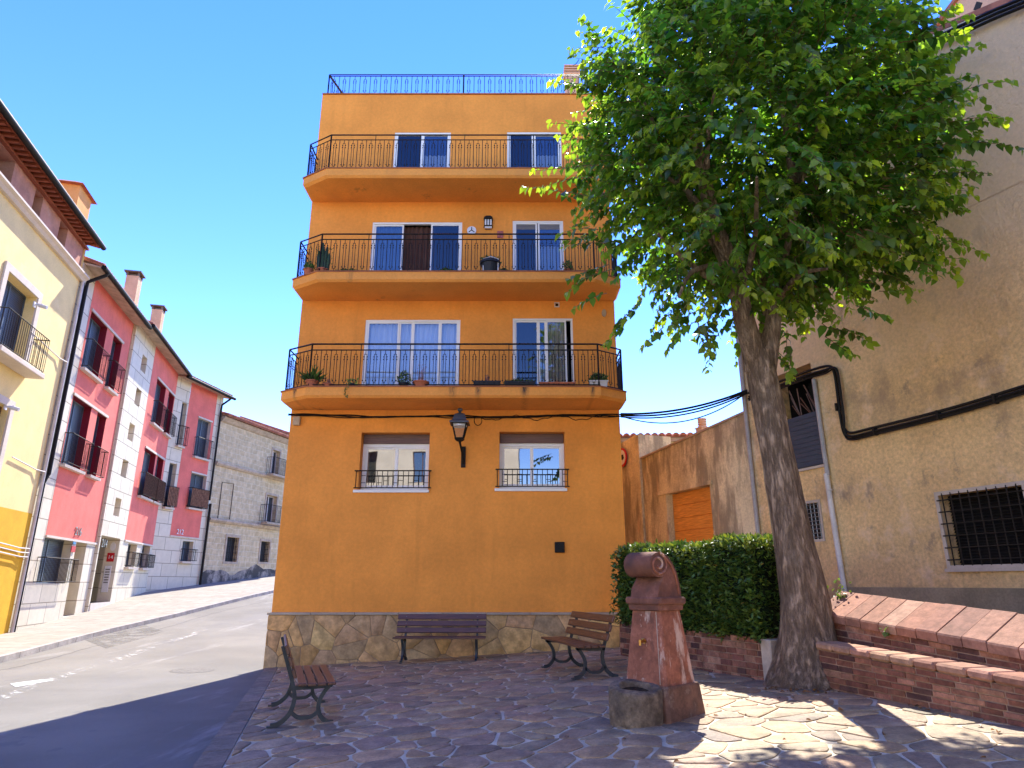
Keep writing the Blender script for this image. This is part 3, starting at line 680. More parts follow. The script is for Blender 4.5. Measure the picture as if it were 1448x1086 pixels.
m.lathe((lc[0], lc[1], 0), [(.05, 3.0), (.125, 3.03), (.125, 3.06)], 4, rot=q); 
for zz, rr in ((3.06, .13), (3.40, .235)):
    for j in range(4):
        a, b = q + j * math.pi / 2, q + (j + 1) * math.pi / 2; m.tube([(lc[0] + rr * math.cos(a), lc[1] + rr * math.sin(a), zz), (lc[0] + rr * math.cos(b), lc[1] + rr * math.sin(b), zz)], .016, 4)
m.build('lantern_frame', 'black_plastic', L)
m = MB(); m.lathe((lc[0], lc[1], 0), [(.30, 3.39), (.30, 3.42), (.22, 3.46), (.16, 3.60), (.05, 3.64), (.03, 3.67), (.075, 3.70), (.075, 3.73), (.02, 3.76)], 4, rot=q); m.build('lantern_roof', 'lamp_roof', L)
m = MB(); m.lathe((lc[0], lc[1], 0), [(.105, 3.065), (.21, 3.385)], 4, rot=q); m.build('lantern_glass', 'glass_lantern', L)
m = MB(); m.lathe((lc[0], lc[1], 0), [(.16, 3.33), (.16, 3.37)], 8); m.build('lamp_reflector', 'sign_white', L)
def simple(name, mbx, mat, label, cat, group=None, smooth=None): return tag(mbx.build(name, mat, smooth=smooth), label, cat, group)
x0, z0 = xat(784.5, 781), zat(781.5); m = MB(); m.cbox(FO, x0, x0 + .215, .001, .06, z0, z0 + .225, .01); frame_bars(m, FO, x0 + .04, x0 + .175, z0 + .04, z0 + .185, .055, .07, .012)
simple('utility_box', m, 'black_plastic', 'small square black box low on the orange wall', 'box')
x0, z0 = xat(415, 602), zat(602); m = MB(); m.cbox(FO, x0, x0 + .16, .001, .09, z0, z0 + .2, .01); m.box(FO, x0 + .02, x0 + .14, .09, .094, z0 + .03, z0 + .17)
simple('junction_box', m, 'meter_beige', 'beige cable junction box at the left corner of the orange wall', 'box')
x0, z0 = xat(784, 434.5), zat(434.5); m = MB(); frame_bars(m, FO, x0, x0 + .12, z0, z0 + .12, .001, .02, .018)
v = simple('air_vent', m, 'sign_white', 'small square white vent above the first floor window on the right', 'vent')
m = MB(); m.box(FO, x0 + .03, x0 + .09, .001, .012, z0 + .03, z0 + .09); m.build('grille', 'iron_dark', v)
x0, z0 = xat(690.5, 325), zat(325)
wl = root('wall_lantern', FO.p(x0, 0, z0), 'black wall lantern beside the round plate on the middle balcony', 'lantern')
m = MB(); m.side(FO, [(.0, z0), (.02, z0), (.02, z0 + .3), (0, z0 + .3)], x0 - .08, x0 + .08)
for e in (-.095, -.035, .035, .095): m.tube([FO.p(x0 + e, .12 - abs(e) * .5, z0 + .06), FO.p(x0 + e, .12 - abs(e) * .5, z0 + .27)], .011, 4)
m.tube([FO.p(x0 - .11, .02, z0 + .06), FO.p(x0 - .08, .11, z0 + .06), FO.p(x0 + .08, .11, z0 + .06), FO.p(x0 + .11, .02, z0 + .06)], .014, 4)
m.slab(FO, [(x0 - .115, z0 + .25), (x0 + .115, z0 + .25), (x0 + .10, z0 + .30), (x0 + .05, z0 + .33), (x0 - .05, z0 + .33), (x0 - .1, z0 + .30)], .0, .13)
m.build('lantern_frame', 'black_plastic', wl)
m = MB(); m.box(FO, x0 - .085, x0 + .085, .02, .09, z0 + .005, z0 + .25); m.build('lantern_glass', 'sign_white', wl)
x0, z0 = xat(667, 326.5), zat(326.5); m = MB()
m.slab(FO, [(x0 + .115 * math.cos(i * .3142), z0 + .115 * math.sin(i * .3142)) for i in range(20)], .001, .03)
wp = simple('wall_plate', m, 'sign_white', 'round white plate with a dark emblem on the orange wall', 'wall plate')
m = MB()
for an in (90, 215, 325): m.tube([FO.p(x0, .034, z0 + .005), FO.p(x0 + .085 * math.cos(rad(an)), .034, z0 + .085 * math.sin(rad(an)))], .011, 4)
m.build('emblem', 'iron_dark', wp)
x0, z0 = xat(703, 337), zat(337); m = MB(); m.cbox(FO, x0, x0 + .155, .001, .025, z0, z0 + .2, .008)
simple('wall_tile', m, 'plaque', 'small reddish ceramic tile on the wall under the black lantern', 'wall tile')
m = MB(); x0, z0 = xat(854, 443), zat(443); m.slab(FO, [(x0 + .055 * math.cos(i * .4189), z0 + .095 * math.sin(i * .4189)) for i in range(15)], .001, .03)
simple('wall_lamp', m, 'meter_beige', 'small oval bulkhead fitting at the right edge of the orange wall', 'bulkhead')
# cables along and off the facade
m = MB(); zc = zat(587)
def wob(x, k): return .02 * math.sin(x * 2.1 + k) + .012 * math.sin(x * 5.3 + 2 * k)
for k in range(3):
    m.tube([FO.p(XL - .05 + (XR - XL + .08) * i / 40, .03 + .012 * k, zc - .03 * (XL < -9) + wob(i * .19, k) - .012 * k - .04 * math.sin(math.pi * i / 40)) for i in range(41)], .017 - .003 * k, 5)
m.tube([FO.p(-.7 + i * .08, .03, zc - .07 - .05 * math.sin(i * .5) - .02 * math.sin(i * 1.7)) for i in range(38)], .008, 4)
m.tube([FO.p(-.78 + .09 * math.cos(i * .5), .03, zc - .14 + .11 * math.sin(i * .5)) for i in range(14)], .008, 4)
simple('wall_cable', m, 'black_plastic', 'dark bundle of cables running under the lowest balcony across the wall', 'cable')

# plants on the balconies
def leaves(mb, P, D, size, col, rng=R, w=.5, fold=.15, droop=0.):
    """one folded pointed leaf at P growing along D"""
    D = Vector(D).normalized(); s = D.orthogonal().normalized(); s = (Matrix.Rotation(rng.uniform(0, 6.28), 3, D) @ s); nrm = D.cross(s); P = Vector(P); L = size
    q = [P, P + D * L * .35 + s * L * w * .5 + nrm * L * fold, P + D * L - nrm * L * droop, P + D * L * .35 - s * L * w * .5 + nrm * L * fold]
    n = len(mb.v); mb.v += [tuple(x) for x in q]; mb.f += [[n, n + 1, n + 2], [n, n + 2, n + 3]]; mb.c += [col, col]
GR = [(.06, .12, .02), (.08, .16, .03), (.04, .085, .02), (.12, .19, .04)]
def pot_plant(x, zt, o, pot, kind, label, w=.14, h=.15, fh=.25, fw=.16, long_=None):
    rt = root('potted_plant', FO.p(x, o, zt), label, 'potted plant', group='plants in pots on the balconies')
    m = MB()
    if long_: m.add([FO.p(x + sa * (long_ / 2 - (.02 if z == 0 else 0)), o + so * (w / 2 - (.015 if z == 0 else 0)), zt + z) for z in (0, h) for sa, so in ((-1, -1), (1, -1), (1, 1), (-1, 1))], [(0, 1, 2, 3), (0, 1, 5, 4), (1, 2, 6, 5), (2, 3, 7, 6), (3, 0, 4, 7)]); m.box(FO, x - long_ / 2 - .012, x + long_ / 2 + .012, o + w / 2 - .005, o + w / 2 + .012, zt + h - .03, zt + h); m.box(FO, x - long_ / 2, x + long_ / 2, o - w / 2, o + w / 2, zt + h - .025, zt + h - .02)
    else: m.lathe(FO.p(x, o, zt), [(w * .34, 0), (w * .47, h * .8), (w * .53, h * .82), (w * .53, h), (w * .45, h), (w * .45, h - .02)], 14)
    m.build('pot', pot, rt, smooth=35)
    fh *= 1.25; m = MB(); wd = (long_ or fw) / 2
    if kind == 'bush':
        for i in range(int(170 * (2 if long_ else 1))):
            th = R.uniform(0, 6.28); r = math.sqrt(R.random()); zz = R.random()
            p = FO.p(x + wd * r * math.cos(th), o + min(fw / 2, .1) * r * math.sin(th), zt + h - .02 + fh * zz * (1 - .45 * r))
            leaves(m, p, (R.uniform(-1, 1), R.uniform(-1, 1), R.uniform(-.3, 1)), R.uniform(.045, .085), pick(GR))
    elif kind == 'spiky':
        for i in range(60):
            th = R.uniform(0, 6.28); el = R.uniform(.3, 1.4); D = Vector((math.cos(th) * math.cos(el), math.sin(th) * math.cos(el), math.sin(el)))
            leaves(m, FO.p(x + R.uniform(-.6, .6) * wd * .5, o, zt + h - .03), D, fh * R.uniform(.6, 1.1), pick(GR), w=.12)
    elif kind == 'cactus':
        for dx, hh in ((-.09, .7), (-.03, 1.), (.05, .85), (.1, .6), (0, .75)): m.tube([FO.p(x + dx * fw * 3, o, zt + h - .03), FO.p(x + dx * fw * 3.6, o, zt + h + fh * hh * .6), FO.p(x + dx * fw * 3.9, o, zt + h + fh * hh)], [.045, .05, .02], 7, (.045, .085, .03))
        for i in range(90): leaves(m, FO.p(x + R.uniform(-.5, .5) * fw, o + R.uniform(-.08, .08), zt + h + R.random() * fh * .8), (R.uniform(-1, 1), R.uniform(-1, 1), .5), .07, pick(GR), w=.3)
    elif kind == 'twigs':
        for i in range(14):
            a = R.uniform(-.6, .6); m.tube([FO.p(x + a * .08, o, zt + h - .02), FO.p(x + a * fw * .6, o + R.uniform(-.05, .05), zt + h + fh * R.uniform(.5, 1))], .005, 3, (.32, .12, .09))
        for i in range(25): leaves(m, FO.p(x + R.uniform(-.5, .5) * fw, o, zt + h + R.uniform(.2, 1) * fh), (R.uniform(-1, 1), 0, 1), .035, (.25, .10, .07))
    elif kind == 'trail':
        for i in range(50): leaves(m, FO.p(x + R.uniform(-.11, .11), o + R.uniform(-.05, .08), zt + h + R.uniform(-.04, .1)), (R.uniform(-1, 1), R.uniform(-1, 1), R.uniform(0, 1)), .06, (.22, .30, .06), w=.8)
        for i in range(40): z = R.random(); leaves(m, FO.p(x - .06 + .03 * math.sin(z * 9) + R.uniform(-.025, .025), .98 + .17, zt + .05 - .34 * z), (R.uniform(-1, 1), -1, -1), .045, (.16, .19, .05), w=.8)
    m.build('foliage', 'plant_leaf', rt, recalc=False)
Z1, Z2 = BAL[0][0], BAL[1][0]
for u, pot, kind, lab, kw in [
    (441, 'terracotta', 'spiky', 'bushy spiky plant in a red pot at the left of the lowest balcony', dict(w=.28, h=.17, fh=.32, fw=.4)),
    (464, 'terracotta', 'twigs', 'low red bowl beside the spiky plant on the lowest balcony', dict(w=.26, h=.09, fh=.1, fw=.15)),
    (498, 'pot_black', 'trail', 'pale green trailing plant spilling over the edge of the lowest balcony', dict(w=.16, h=.10)),
    (571, 'pot_black', 'bush', 'dark green bushy plant in front of the white curtains', dict(w=.2, h=.12, fh=.26, fw=.3)),
    (595, 'terracotta', 'twigs', 'red bowl with bare reddish twigs in front of the white curtains', dict(w=.36, h=.14, fh=.32, fw=.26)),
    (689, 'pot_black', 'twigs', 'long black planter with dry twigs, left of two on the lowest balcony', dict(w=.17, h=.15, fh=.12, fw=.1, long_=.58)),
    (735, 'pot_black', 'bush', 'long black planter with low growth beside the red planter', dict(w=.17, h=.14, fh=.05, fw=.1, long_=.66)),
    (788, 'terracotta', 'twigs', 'long empty looking red planter under the right first floor window', dict(w=.17, h=.12, fh=.04, fw=.1, long_=.78)),
    (846, 'pot_white', 'bush', 'long whitish planter with green plants at the right of the lowest balcony', dict(w=.17, h=.16, fh=.2, fw=.1, long_=.40))]:
    pot_plant(xat(u, 540, .92), Z1, .90, pot, kind, lab, **kw)
for u, pot, kind, lab, kw in [
    (456, 'terracotta', 'cactus', 'tall cactus like plant at the left of the middle balcony', dict(w=.26, h=.14, fh=.55, fw=.34)),
    (436, 'terracotta', 'bush', 'small green plant in a red pot at the far left of the middle balcony', dict(w=.22, h=.14, fh=.2, fw=.22)),
    (490, 'terracotta', 'bush', 'long low planter with creeping plants on the middle balcony', dict(w=.16, h=.07, fh=.07, fw=.1, long_=.55)),
    (632, 'pot_black', 'bush', 'small low plant in front of the grey pane on the middle balcony', dict(w=.16, h=.07, fh=.08, fw=.3, long_=.3)),
    (693, 'pot_black', 'bush', 'large black pot of plants behind a small white rack', dict(w=.46, h=.32, fh=.16, fw=.5)),
    (712, 'pot_black', 'bush', 'small black bowl right of the large black pot on the middle balcony', dict(w=.2, h=.09, fh=.06, fw=.14)),
    (803, 'terracotta', 'bush', 'sparse green plant at the right end of the middle balcony', dict(w=.2, h=.12, fh=.25, fw=.22))]:
    pot_plant(xat(u, 375, .92), Z2, .88, pot, kind, lab, **kw)
m = MB(); x0 = xat(694, 370, .95); zz = Z2 + .02
m.tube([FO.p(x0 - .17, .99, zz), FO.p(x0 - .17, .99, zz + .34), FO.p(x0, .99, zz + .40), FO.p(x0 + .17, .99, zz + .34), FO.p(x0 + .17, .99, zz)], .012, 4)
for e in (-.085, 0, .085): m.tube([FO.p(x0 + e, .99, zz), FO.p(x0 + e, .99, zz + .37)], .006, 4)
m.tube([FO.p(x0 - .17, .99, zz + .03), FO.p(x0 + .17, .99, zz + .03)], .008, 4)
simple('plant_rack', m, 'sign_white', 'small white wire rack in front of the large black pot', 'rack')

# ------------------------------------------------------------------ benches
def strip(mb, F, P, w, a0, a1):
    P = smooth_path(P); n = len(P); L = []; Rr = []
    for i, p in enumerate(P):
        q0, q1 = P[max(i - 1, 0)], P[min(i + 1, n - 1)]; tx, tz = q1[0] - q0[0], q1[1] - q0[1]; l = math.hypot(tx, tz); ww = w(i / (n - 1)) if callable(w) else w
        L.append((p[0] - tz / l * ww, p[1] + tx / l * ww)); Rr.append((p[0] + tz / l * ww, p[1] - tx / l * ww))
    for i in range(n - 1): mb.side(F, [L[i], L[i + 1], Rr[i + 1], Rr[i]], a0, a1)
def make_bench(label):
    rt = root('park_bench', (0, 0, 0), label, 'bench', group='slatted benches on the stone plaza')
    F = Frame(0, 0, 1, 0, 0, 1); H = .875
    for sx in (-1, 1):
        m = MB(); a0, a1 = sx * .72 - .02, sx * .72 + .02
        strip(m, F, [(.46, .018), (.38, .035), (.30, .12), (.29, .24), (.35, .36), (.42, .425)], lambda t: .026 - .006 * t, a0, a1)
        strip(m, F, [(-.22, .018), (-.13, .04), (-.03, .13), (.015, .28), (-.01, .42), (-.08, .62), (-.165, .85)], lambda t: .028 - .010 * t, a0, a1)
        strip(m, F, [(-.02, .16), (.06, .095), (.14, .085), (.22, .095), (.295, .15)], .02, a0, a1)
        strip(m, F, [(-.02, .405), (.15, .40), (.42, .415)], .022, a0, a1)
        m.box(F, a0 - .008, a1 + .008, .42, .50, 0, .02); m.box(F, a0 - .008, a1 + .008, -.26, -.19, 0, .02)
        m.build('end_frame', 'iron_bench', rt)
    m = MB()
    for i in range(4): o = .035 + i * .108; m.cbox(F, -.90, .90, o, o + .092, .428 + .004 * abs(i - 1.5), .462 + .004 * abs(i - 1.5), .007)
    m.build('seat', 'bench_wood', rt)
    m = MB(); tl = math.atan2(.165 - .0, .85 - .42)
    for i in range(3):
        t = .09 + i * .135
        vs = []; c, s = math.cos(tl), math.sin(tl)
        for (u0, u1) in ((t, t + .105),):
            f = Frame(0, 0, 1, 0, 0, 1)
            n0 = len(m.v); m.cbox(f, -.90, .90, 0, .034, u0, u1, .007)
            m.v[n0:] = [(x, o * c - z * s + .02, o * s + z * c + .43) for x, o, z in m.v[n0:]]
    bk = m.build('backrest', 'bench_wood', rt)
    m = MB()
    for i in range(3):
        t = .09 + i * .135 + .052
        for sx in (-.72, .72): o, z = .036, t; m.lathe((sx, o * math.cos(tl) - z * math.sin(tl) + .02, o * math.sin(tl) + z * math.cos(tl) + .43), [(.012, -.004), (.012, .004)], 8)
    m.build('bolts', 'steel', bk)
    return rt
def copy_tree(o, parent=None):
    c = o.copy(); COL.objects.link(c); c.parent = parent
    for ch in [x for x in bpy.data.objects if x.parent == o]: copy_tree(ch, c)
    return c
bench = make_bench('bench in front of the stone base, its back to the orange wall')
def place(b, x, y, fx, fy):
    ang = math.atan2(fy, fx) - math.pi / 2; b.location = (x, y, zp(x) + .012); 
    b.rotation_euler = (0, -math.atan(.055) * math.cos(ang) if False else 0, ang)
b2, b3 = copy_tree(bench), copy_tree(bench)
place(bench, -1.42, 14.22, .0, -1)
b2['label'] = 'bench beside the road at the left, seen from its iron end'; place(b2, -2.72, 8.95, .95, .32)
b3['label'] = 'reddish brown bench between the orange wall and the fountain'; place(b3, 1.16, 11.25, -.965, -.26)

# ------------------------------------------------------------------ fountain
FA = 0.72                                    # rotation of the square pedestal
fc = (1.56, 7.60); fz = zp(1.56)
F1 = Frame(fc[0], fc[1], math.cos(FA), math.sin(FA), math.sin(FA), -math.cos(FA))   # o: towards front right face? d: along the right face
ft = root('drinking_fountain', (fc[0], fc[1], fz), 'red stone drinking fountain with scroll top, tapering shaft and brass tap', 'fountain', FA)
def frustum(m, r0, r1, z0, z1, c=.0, col=None, oa=0., oo=0.):
    vs = []
    for r, z in ((r0, z0), (r1, z1)):
        for a, o in ((-r, -r), (r, -r), (r, r), (-r, r)): vs.append(F1.p(a + oa, o + oo, z))
    m.hexa(vs, col)
def octo(m, prof):
    """square section with clipped corners"""
    vs = []
    for r, z in prof:
        k = min(.03, r * .12)
        for a, o in ((-r + k, -r), (r - k, -r), (r, -r + k), (r, r - k), (r - k, r), (-r + k, r), (-r, r - k), (-r, -r + k)): vs.append(F1.p(a, o, z))
    n = len(prof)
    m.add(vs, [tuple(range(7, -1, -1)), tuple(range(8 * n - 8, 8 * n))] + [(r * 8 + i, r * 8 + (i + 1) % 8, r * 8 + 8 + (i + 1) % 8, r * 8 + 8 + i) for r in range(n - 1) for i in range(8)])
m = MB(); octo(m, [(.335, fz - .1), (.325, fz + .05), (.298, fz + .31), (.288, fz + .33)]); m.build('base', 'fountain_base', ft)
m = MB(); octo(m, [(.268, fz + .33), (.262, fz + .36), (.187, fz + 1.04)]); m.build('shaft', 'fountain_stone', ft)
m = MB(); octo(m, [(.195, fz + 1.04), (.215, fz + 1.05), (.218, fz + 1.10), (.236, fz + 1.112), (.240, fz + 1.125), (.240, fz + 1.165), (.228, fz + 1.18)]); m.build('cap', 'fountain_cap', ft)
# scroll: outline in (p, z), p from back (+) to front (-), extruded across the width
zb_ = fz + 1.18; SC = 1.0
def sp(th): return .042 + .0128 * th       # radius of the spiral roll
cxs, czs = -.125, .335
out = [(.19, 0), (.20, .04), (.185, .14), (.15, .26), (.09, .36), (.02, .43), (-.06, .465)]
for i in range(15):
    th = rad(75 + i * 17); out.append((cxs + .135 * math.cos(th), czs + .132 * math.sin(th)))
out += [(-.06, .215), (-.10, .16), (-.155, .09), (-.175, 0)]
# the tap faces the front-left side (-a direction); the scroll rolls over towards it
ws = .18
m = MB()
n = len(out); vs = []
for o, s in ((-ws, .93), (-ws + .03, 1.), (ws - .03, 1.), (ws, .93)):
    for p, z in out: vs.append(F1.p((p * s) * 1.2, o, zb_ + z * (.985 if s < 1 else 1)))
m.add(vs, [tuple(range(n - 1, -1, -1)), tuple(range(3 * n, 4 * n))] + [(r * n + i, r * n + (i + 1) % n, r * n + n + (i + 1) % n, r * n + n + i) for r in range(3) for i in range(n)])
scr = m.build('scroll', 'fountain_cap', ft, smooth=50)
m = MB()
for o in (ws + .002, -ws - .002):
    pts = []
    for i in range(52):
        th = 1.2 - i * .2; r = max(.012, .118 - .0088 * i * .2 * 1.55 * .98 * 1.0); r = .118 * (1 - i / 62) + .01
        pts.append(F1.p((cxs + r * math.cos(th + .3) * .97) * 1.2, o, zb_ + czs + r * math.sin(th + .3) * .97))
    tail = [F1.p(p * .86 * 1.2, o, zb_ + z) for p, z in ((.17, .03), (.155, .13), (.118, .24), (.06, .33), (-.0, .385), (-.05, .43))]
    m.tube(tail + pts, .0135, 6)
m.build('scroll_relief', 'fountain_stone', scr, smooth=60)
m = MB()
for a0_, a1_ in ((-.215, -.150), (.12, .085)): m.tube([F1.p(a0_, -.266, fz + .34), F1.p(a1_, -.189, fz + 1.035)], .0045, 4)
m.tube([F1.p(-.266, .20, fz + .34), F1.p(-.189, .14, fz + 1.035)], .004, 4); m.build('mortar_lines', 'pale_stone', ft)
m = MB(); tz = fz + .74; tr = .222
m.tube([F1.p(-tr + .02, 0, tz), F1.p(-tr - .085, 0, tz)], .016, 8); m.tube([F1.p(-tr - .075, 0, tz + .016), F1.p(-tr - .08, 0, tz - .04)], .014, 8); m.tube([F1.p(-tr - .03, -.024, tz + .025), F1.p(-tr - .03, .024, tz + .025)], .006, 6); m.tube([F1.p(-tr - .03, 0, tz), F1.p(-tr - .03, 0, tz + .025)], .007, 6)
m.tube([F1.p(-tr - .004, 0, tz), F1.p(-tr - .012, 0, tz)], .024, 10)
m.build('tap', 'brass', ft, smooth=40)
m = MB(); tc_ = F1.p(-.50, 0.02, fz)
prof = [(.255, -.05), (.262, .05), (.265, .28), (.257, .305), (.24, .315), (.172, .318), (.160, .305), (.15, .20), (.02, .18)]
vs = []; k = 28
for r, z in prof:
    for j in range(k):
        an = 2 * math.pi * j / k; e = .16; ca, sa = math.cos(an), math.sin(an)
        q = 1 / (abs(ca) ** 2.6 + abs(sa) ** 2.6) ** (1 / 2.6) if r > .22 else 1.
        q *= 1 + (.012 * math.sin(an * 5 + z * 20) + .008 * math.sin(an * 11 - z * 31))
        vs.append(F1.p(-.455 + r * q * ca * .92, .03 + r * q * sa * .96, fz + z * 1.03 + (.008 * math.sin(an * 3) if z > .2 else 0)))
vs = [(x, y, z + (.17 * (y - tc_[1]) if z > fz + .2 else 0)) for x, y, z in vs]
m.add(vs, [(i * k + j, i * k + (j + 1) % k, i * k + k + (j + 1) % k, i * k + k + j) for i in range(len(prof) - 1) for j in range(k)] + [tuple(range((len(prof) - 1) * k, len(prof) * k)), tuple(range(k - 1, -1, -1))])
m.build('trough', 'trough_stone', ft, smooth=45)
m = MB(); tcx = F1.p(-.455, .03, fz)
m.add([(tcx[0] + .15 * math.cos(i * .3142), tcx[1] + .15 * math.sin(i * .3142), fz + .275 + .17 * (tcx[1] + .15 * math.sin(i * .3142) - tc_[1])) for i in range(20)], [tuple(range(20))]); m.build('hollow_shade', 'hollow_dark', ft)  # dark disc painting in the shade of the trough's damp hollow

# ------------------------------------------------------------------ brick planters
BPAL = [(.31, .125, .07), (.25, .095, .055), (.36, .16, .095), (.22, .085, .055), (.40, .19, .11), (.13, .06, .045)]
def bricks(m, F, a0, a1, zb, zt, o0, depth, rows, bl=.30, gap=.014):
    """courses of long bricks between the bottom line zb(a) and top line zt(a)"""
    for r in range(rows):
        a = a0 - R.uniform(0, bl)
        while a < a1:
            L = bl * R.uniform(.65, 1.15); x0, x1 = max(a, a0), min(a + L - gap, a1)
            if x1 - x0 > .04:
                t0, t1 = r / rows, (r + 1) / rows; e = R.uniform(-.006, .008); f = lambda x, t: zb(x) + (zt(x) - zb(x)) * t
                n0 = len(m.v); m.cbox(F, x0, x1, o0 - depth, o0 + e, 0, 1, .007, pick(BPAL, j=.2))
                for i in range(n0, len(m.v)):
                    X, Y, z = m.v[i]; aa = (X - F.O[0]) * F.d[0] + (Y - F.O[1]) * F.d[1]; g = gap / (zt(aa) - zb(aa))
                    m.v[i] = (X, Y, f(aa, t0 + g / 2 + min(1, max(0, z)) * (t1 - t0 - g)) + R.uniform(-.002, .002))
            a += L
def core(m, F, a0, a1, zb, zt, o0, o1):
    m.hexa([F.p(a0, o0, zb(a0)), F.p(a1, o0, zb(a1)), F.p(a1, o1, zb(a1)), F.p(a0, o1, zb(a0)), F.p(a0, o0, zt(a0)), F.p(a1, o0, zt(a1)), F.p(a1, o1, zt(a1)), F.p(a0, o1, zt(a0))])
# right: low seat wall and higher bed behind it
FB = Frame(3.70, 8.60, .6, -2.4, -.97, -.2425)
ln = 7.0
lowb = lambda a: zp(3.7 + .2425 * a) - .05
lowt = lambda a: -.765 - .034 * a
wl = root('brick_seat_wall', FB.p(1.2, 0, -1.25), 'low red brick wall with rounded brick top, nearest the plaza at the right', 'brick wall', FB.ang())
m = MB(); core(m, FB, 0, ln, lambda a: lowb(a) - .2, lowt, -.30, -.012); m.build('core', 'brick_mortar', wl)
m = MB(); bricks(m, FB, 0, ln, lowb, lowt, 0, .06, 7); 
FBe = Frame(*FB.p(0, 0, 0)[:2], .97, .2425, -.2425, .97); bricks(m, FBe, 0, .30, lambda a: lowb(0), lambda a: lowt(0), .012, .03, 7); m.build('brickwork', 'brick_red', wl)
CPAL = [(.40, .20, .12), (.35, .165, .10), (.44, .235, .145), (.33, .17, .11), (.47, .265, .16)]
m = MB(); a = -.03
while a < ln:
    L = R.uniform(.26, .36); a1 = a + L - .012; n0 = len(m.v); m.cbox(FB, a, a1, -.31, .025, 0, .085, .022, pick(CPAL, j=.15))
    for i in range(n0, len(m.v)):
        X, Y, z = m.v[i]; aa = (X - FB.O[0]) * FB.d[0] + (Y - FB.O[1]) * FB.d[1]; m.v[i] = (X, Y, lowt(aa) + .004 + z)
    a += L
m.build('coping', 'brick_coping', wl)
upt = lambda a: -.385 - .075 * a
wu = root('brick_bed_wall', FB.p(1.2, -.42, -1.2), 'higher red brick wall with broad sloping coping slabs below the old house', 'brick wall', FB.ang())
m = MB(); core(m, FB, -.45, ln, lambda a: lowb(a) - .2, lambda a: upt(a) - .10, -.80, -.432); m.build('core', 'brick_mortar', wu)
m = MB(); bricks(m, FB, -.45, ln, lambda a: lowt(a) - .03, lambda a: upt(a) - .10, -.42, .05, 4, bl=.34); m.build('brickwork', 'brick_red', wu)
m = MB(); a = -.5
while a < ln:
    L = R.uniform(.24, .34); c = pick(CPAL, j=.15); g = .012; e = R.uniform(-.006, .006)
    P = lambda aa, o, dz: FB.p(aa, o, upt(aa) + dz + e)
    a1 = a + L - g
    m.add([P(a, -.39, -.10), P(a1, -.39, -.10), P(a1, -.86, -.10), P(a, -.86, -.10), P(a, -.385, -.02), P(a1, -.385, -.02), P(a, -.395, 0), P(a1, -.395, 0), P(a1, -.84, .25), P(a, -.84, .25), P(a1, -.86, .24), P(a, -.86, .24)],
          [(0, 1, 2, 3), (0, 1, 5, 4), (4, 5, 7, 6), (6, 7, 8, 9), (9, 8, 10, 11), (11, 10, 2, 3), (0, 4, 6, 9, 11, 3), (1, 5, 7, 8, 10, 2)], c); a += L
m.build('coping', 'brick_coping', wu)
# left: curved planter under the hedge
hp = [(2.02, 13.3), (2.42, 11.9), (2.84, 10.65), (3.30, 9.45)]
pw = root('brick_planter', (2.7, 11.4, -1.3), 'red brick planter wall under the clipped hedge', 'planter')
mB, mC = MB(), MB()
for p, q in zip(hp, hp[1:]):
    d = (q[0] - p[0], q[1] - p[1]); F = Frame(p[0], p[1], d[0], d[1], d[1], -d[0]); Lh = math.hypot(*d)
    zb = lambda a, p=p, d=d, Lh=Lh: zp(p[0] + d[0] * a / Lh) - .04
    core(mC, F, 0, Lh, lambda a: zb(a) - .2, lambda a: -.70, -.9, -.012); bricks(mB, F, 0, Lh, zb, lambda a: -.69, 0, .06, 7, bl=.27)
F = Frame(2.02, 13.3, 1, .3, -.3, 1); bricks(mB, F, 0, 1.0, lambda a: -1.35, lambda a: -.69, 0, .06, 7)
mC.build('core', 'brick_mortar', pw); mB.build('brickwork', 'brick_red', pw)
m = MB(); m.cbox(Frame(3.30, 9.40, .325, -.946, -.946, -.325), 0, .20, -.24, .03, -1.4, -.70, .012); simple('stone_post', m, 'pale_stone', 'pale stone post between the hedge planter and the tree trunk', 'post')

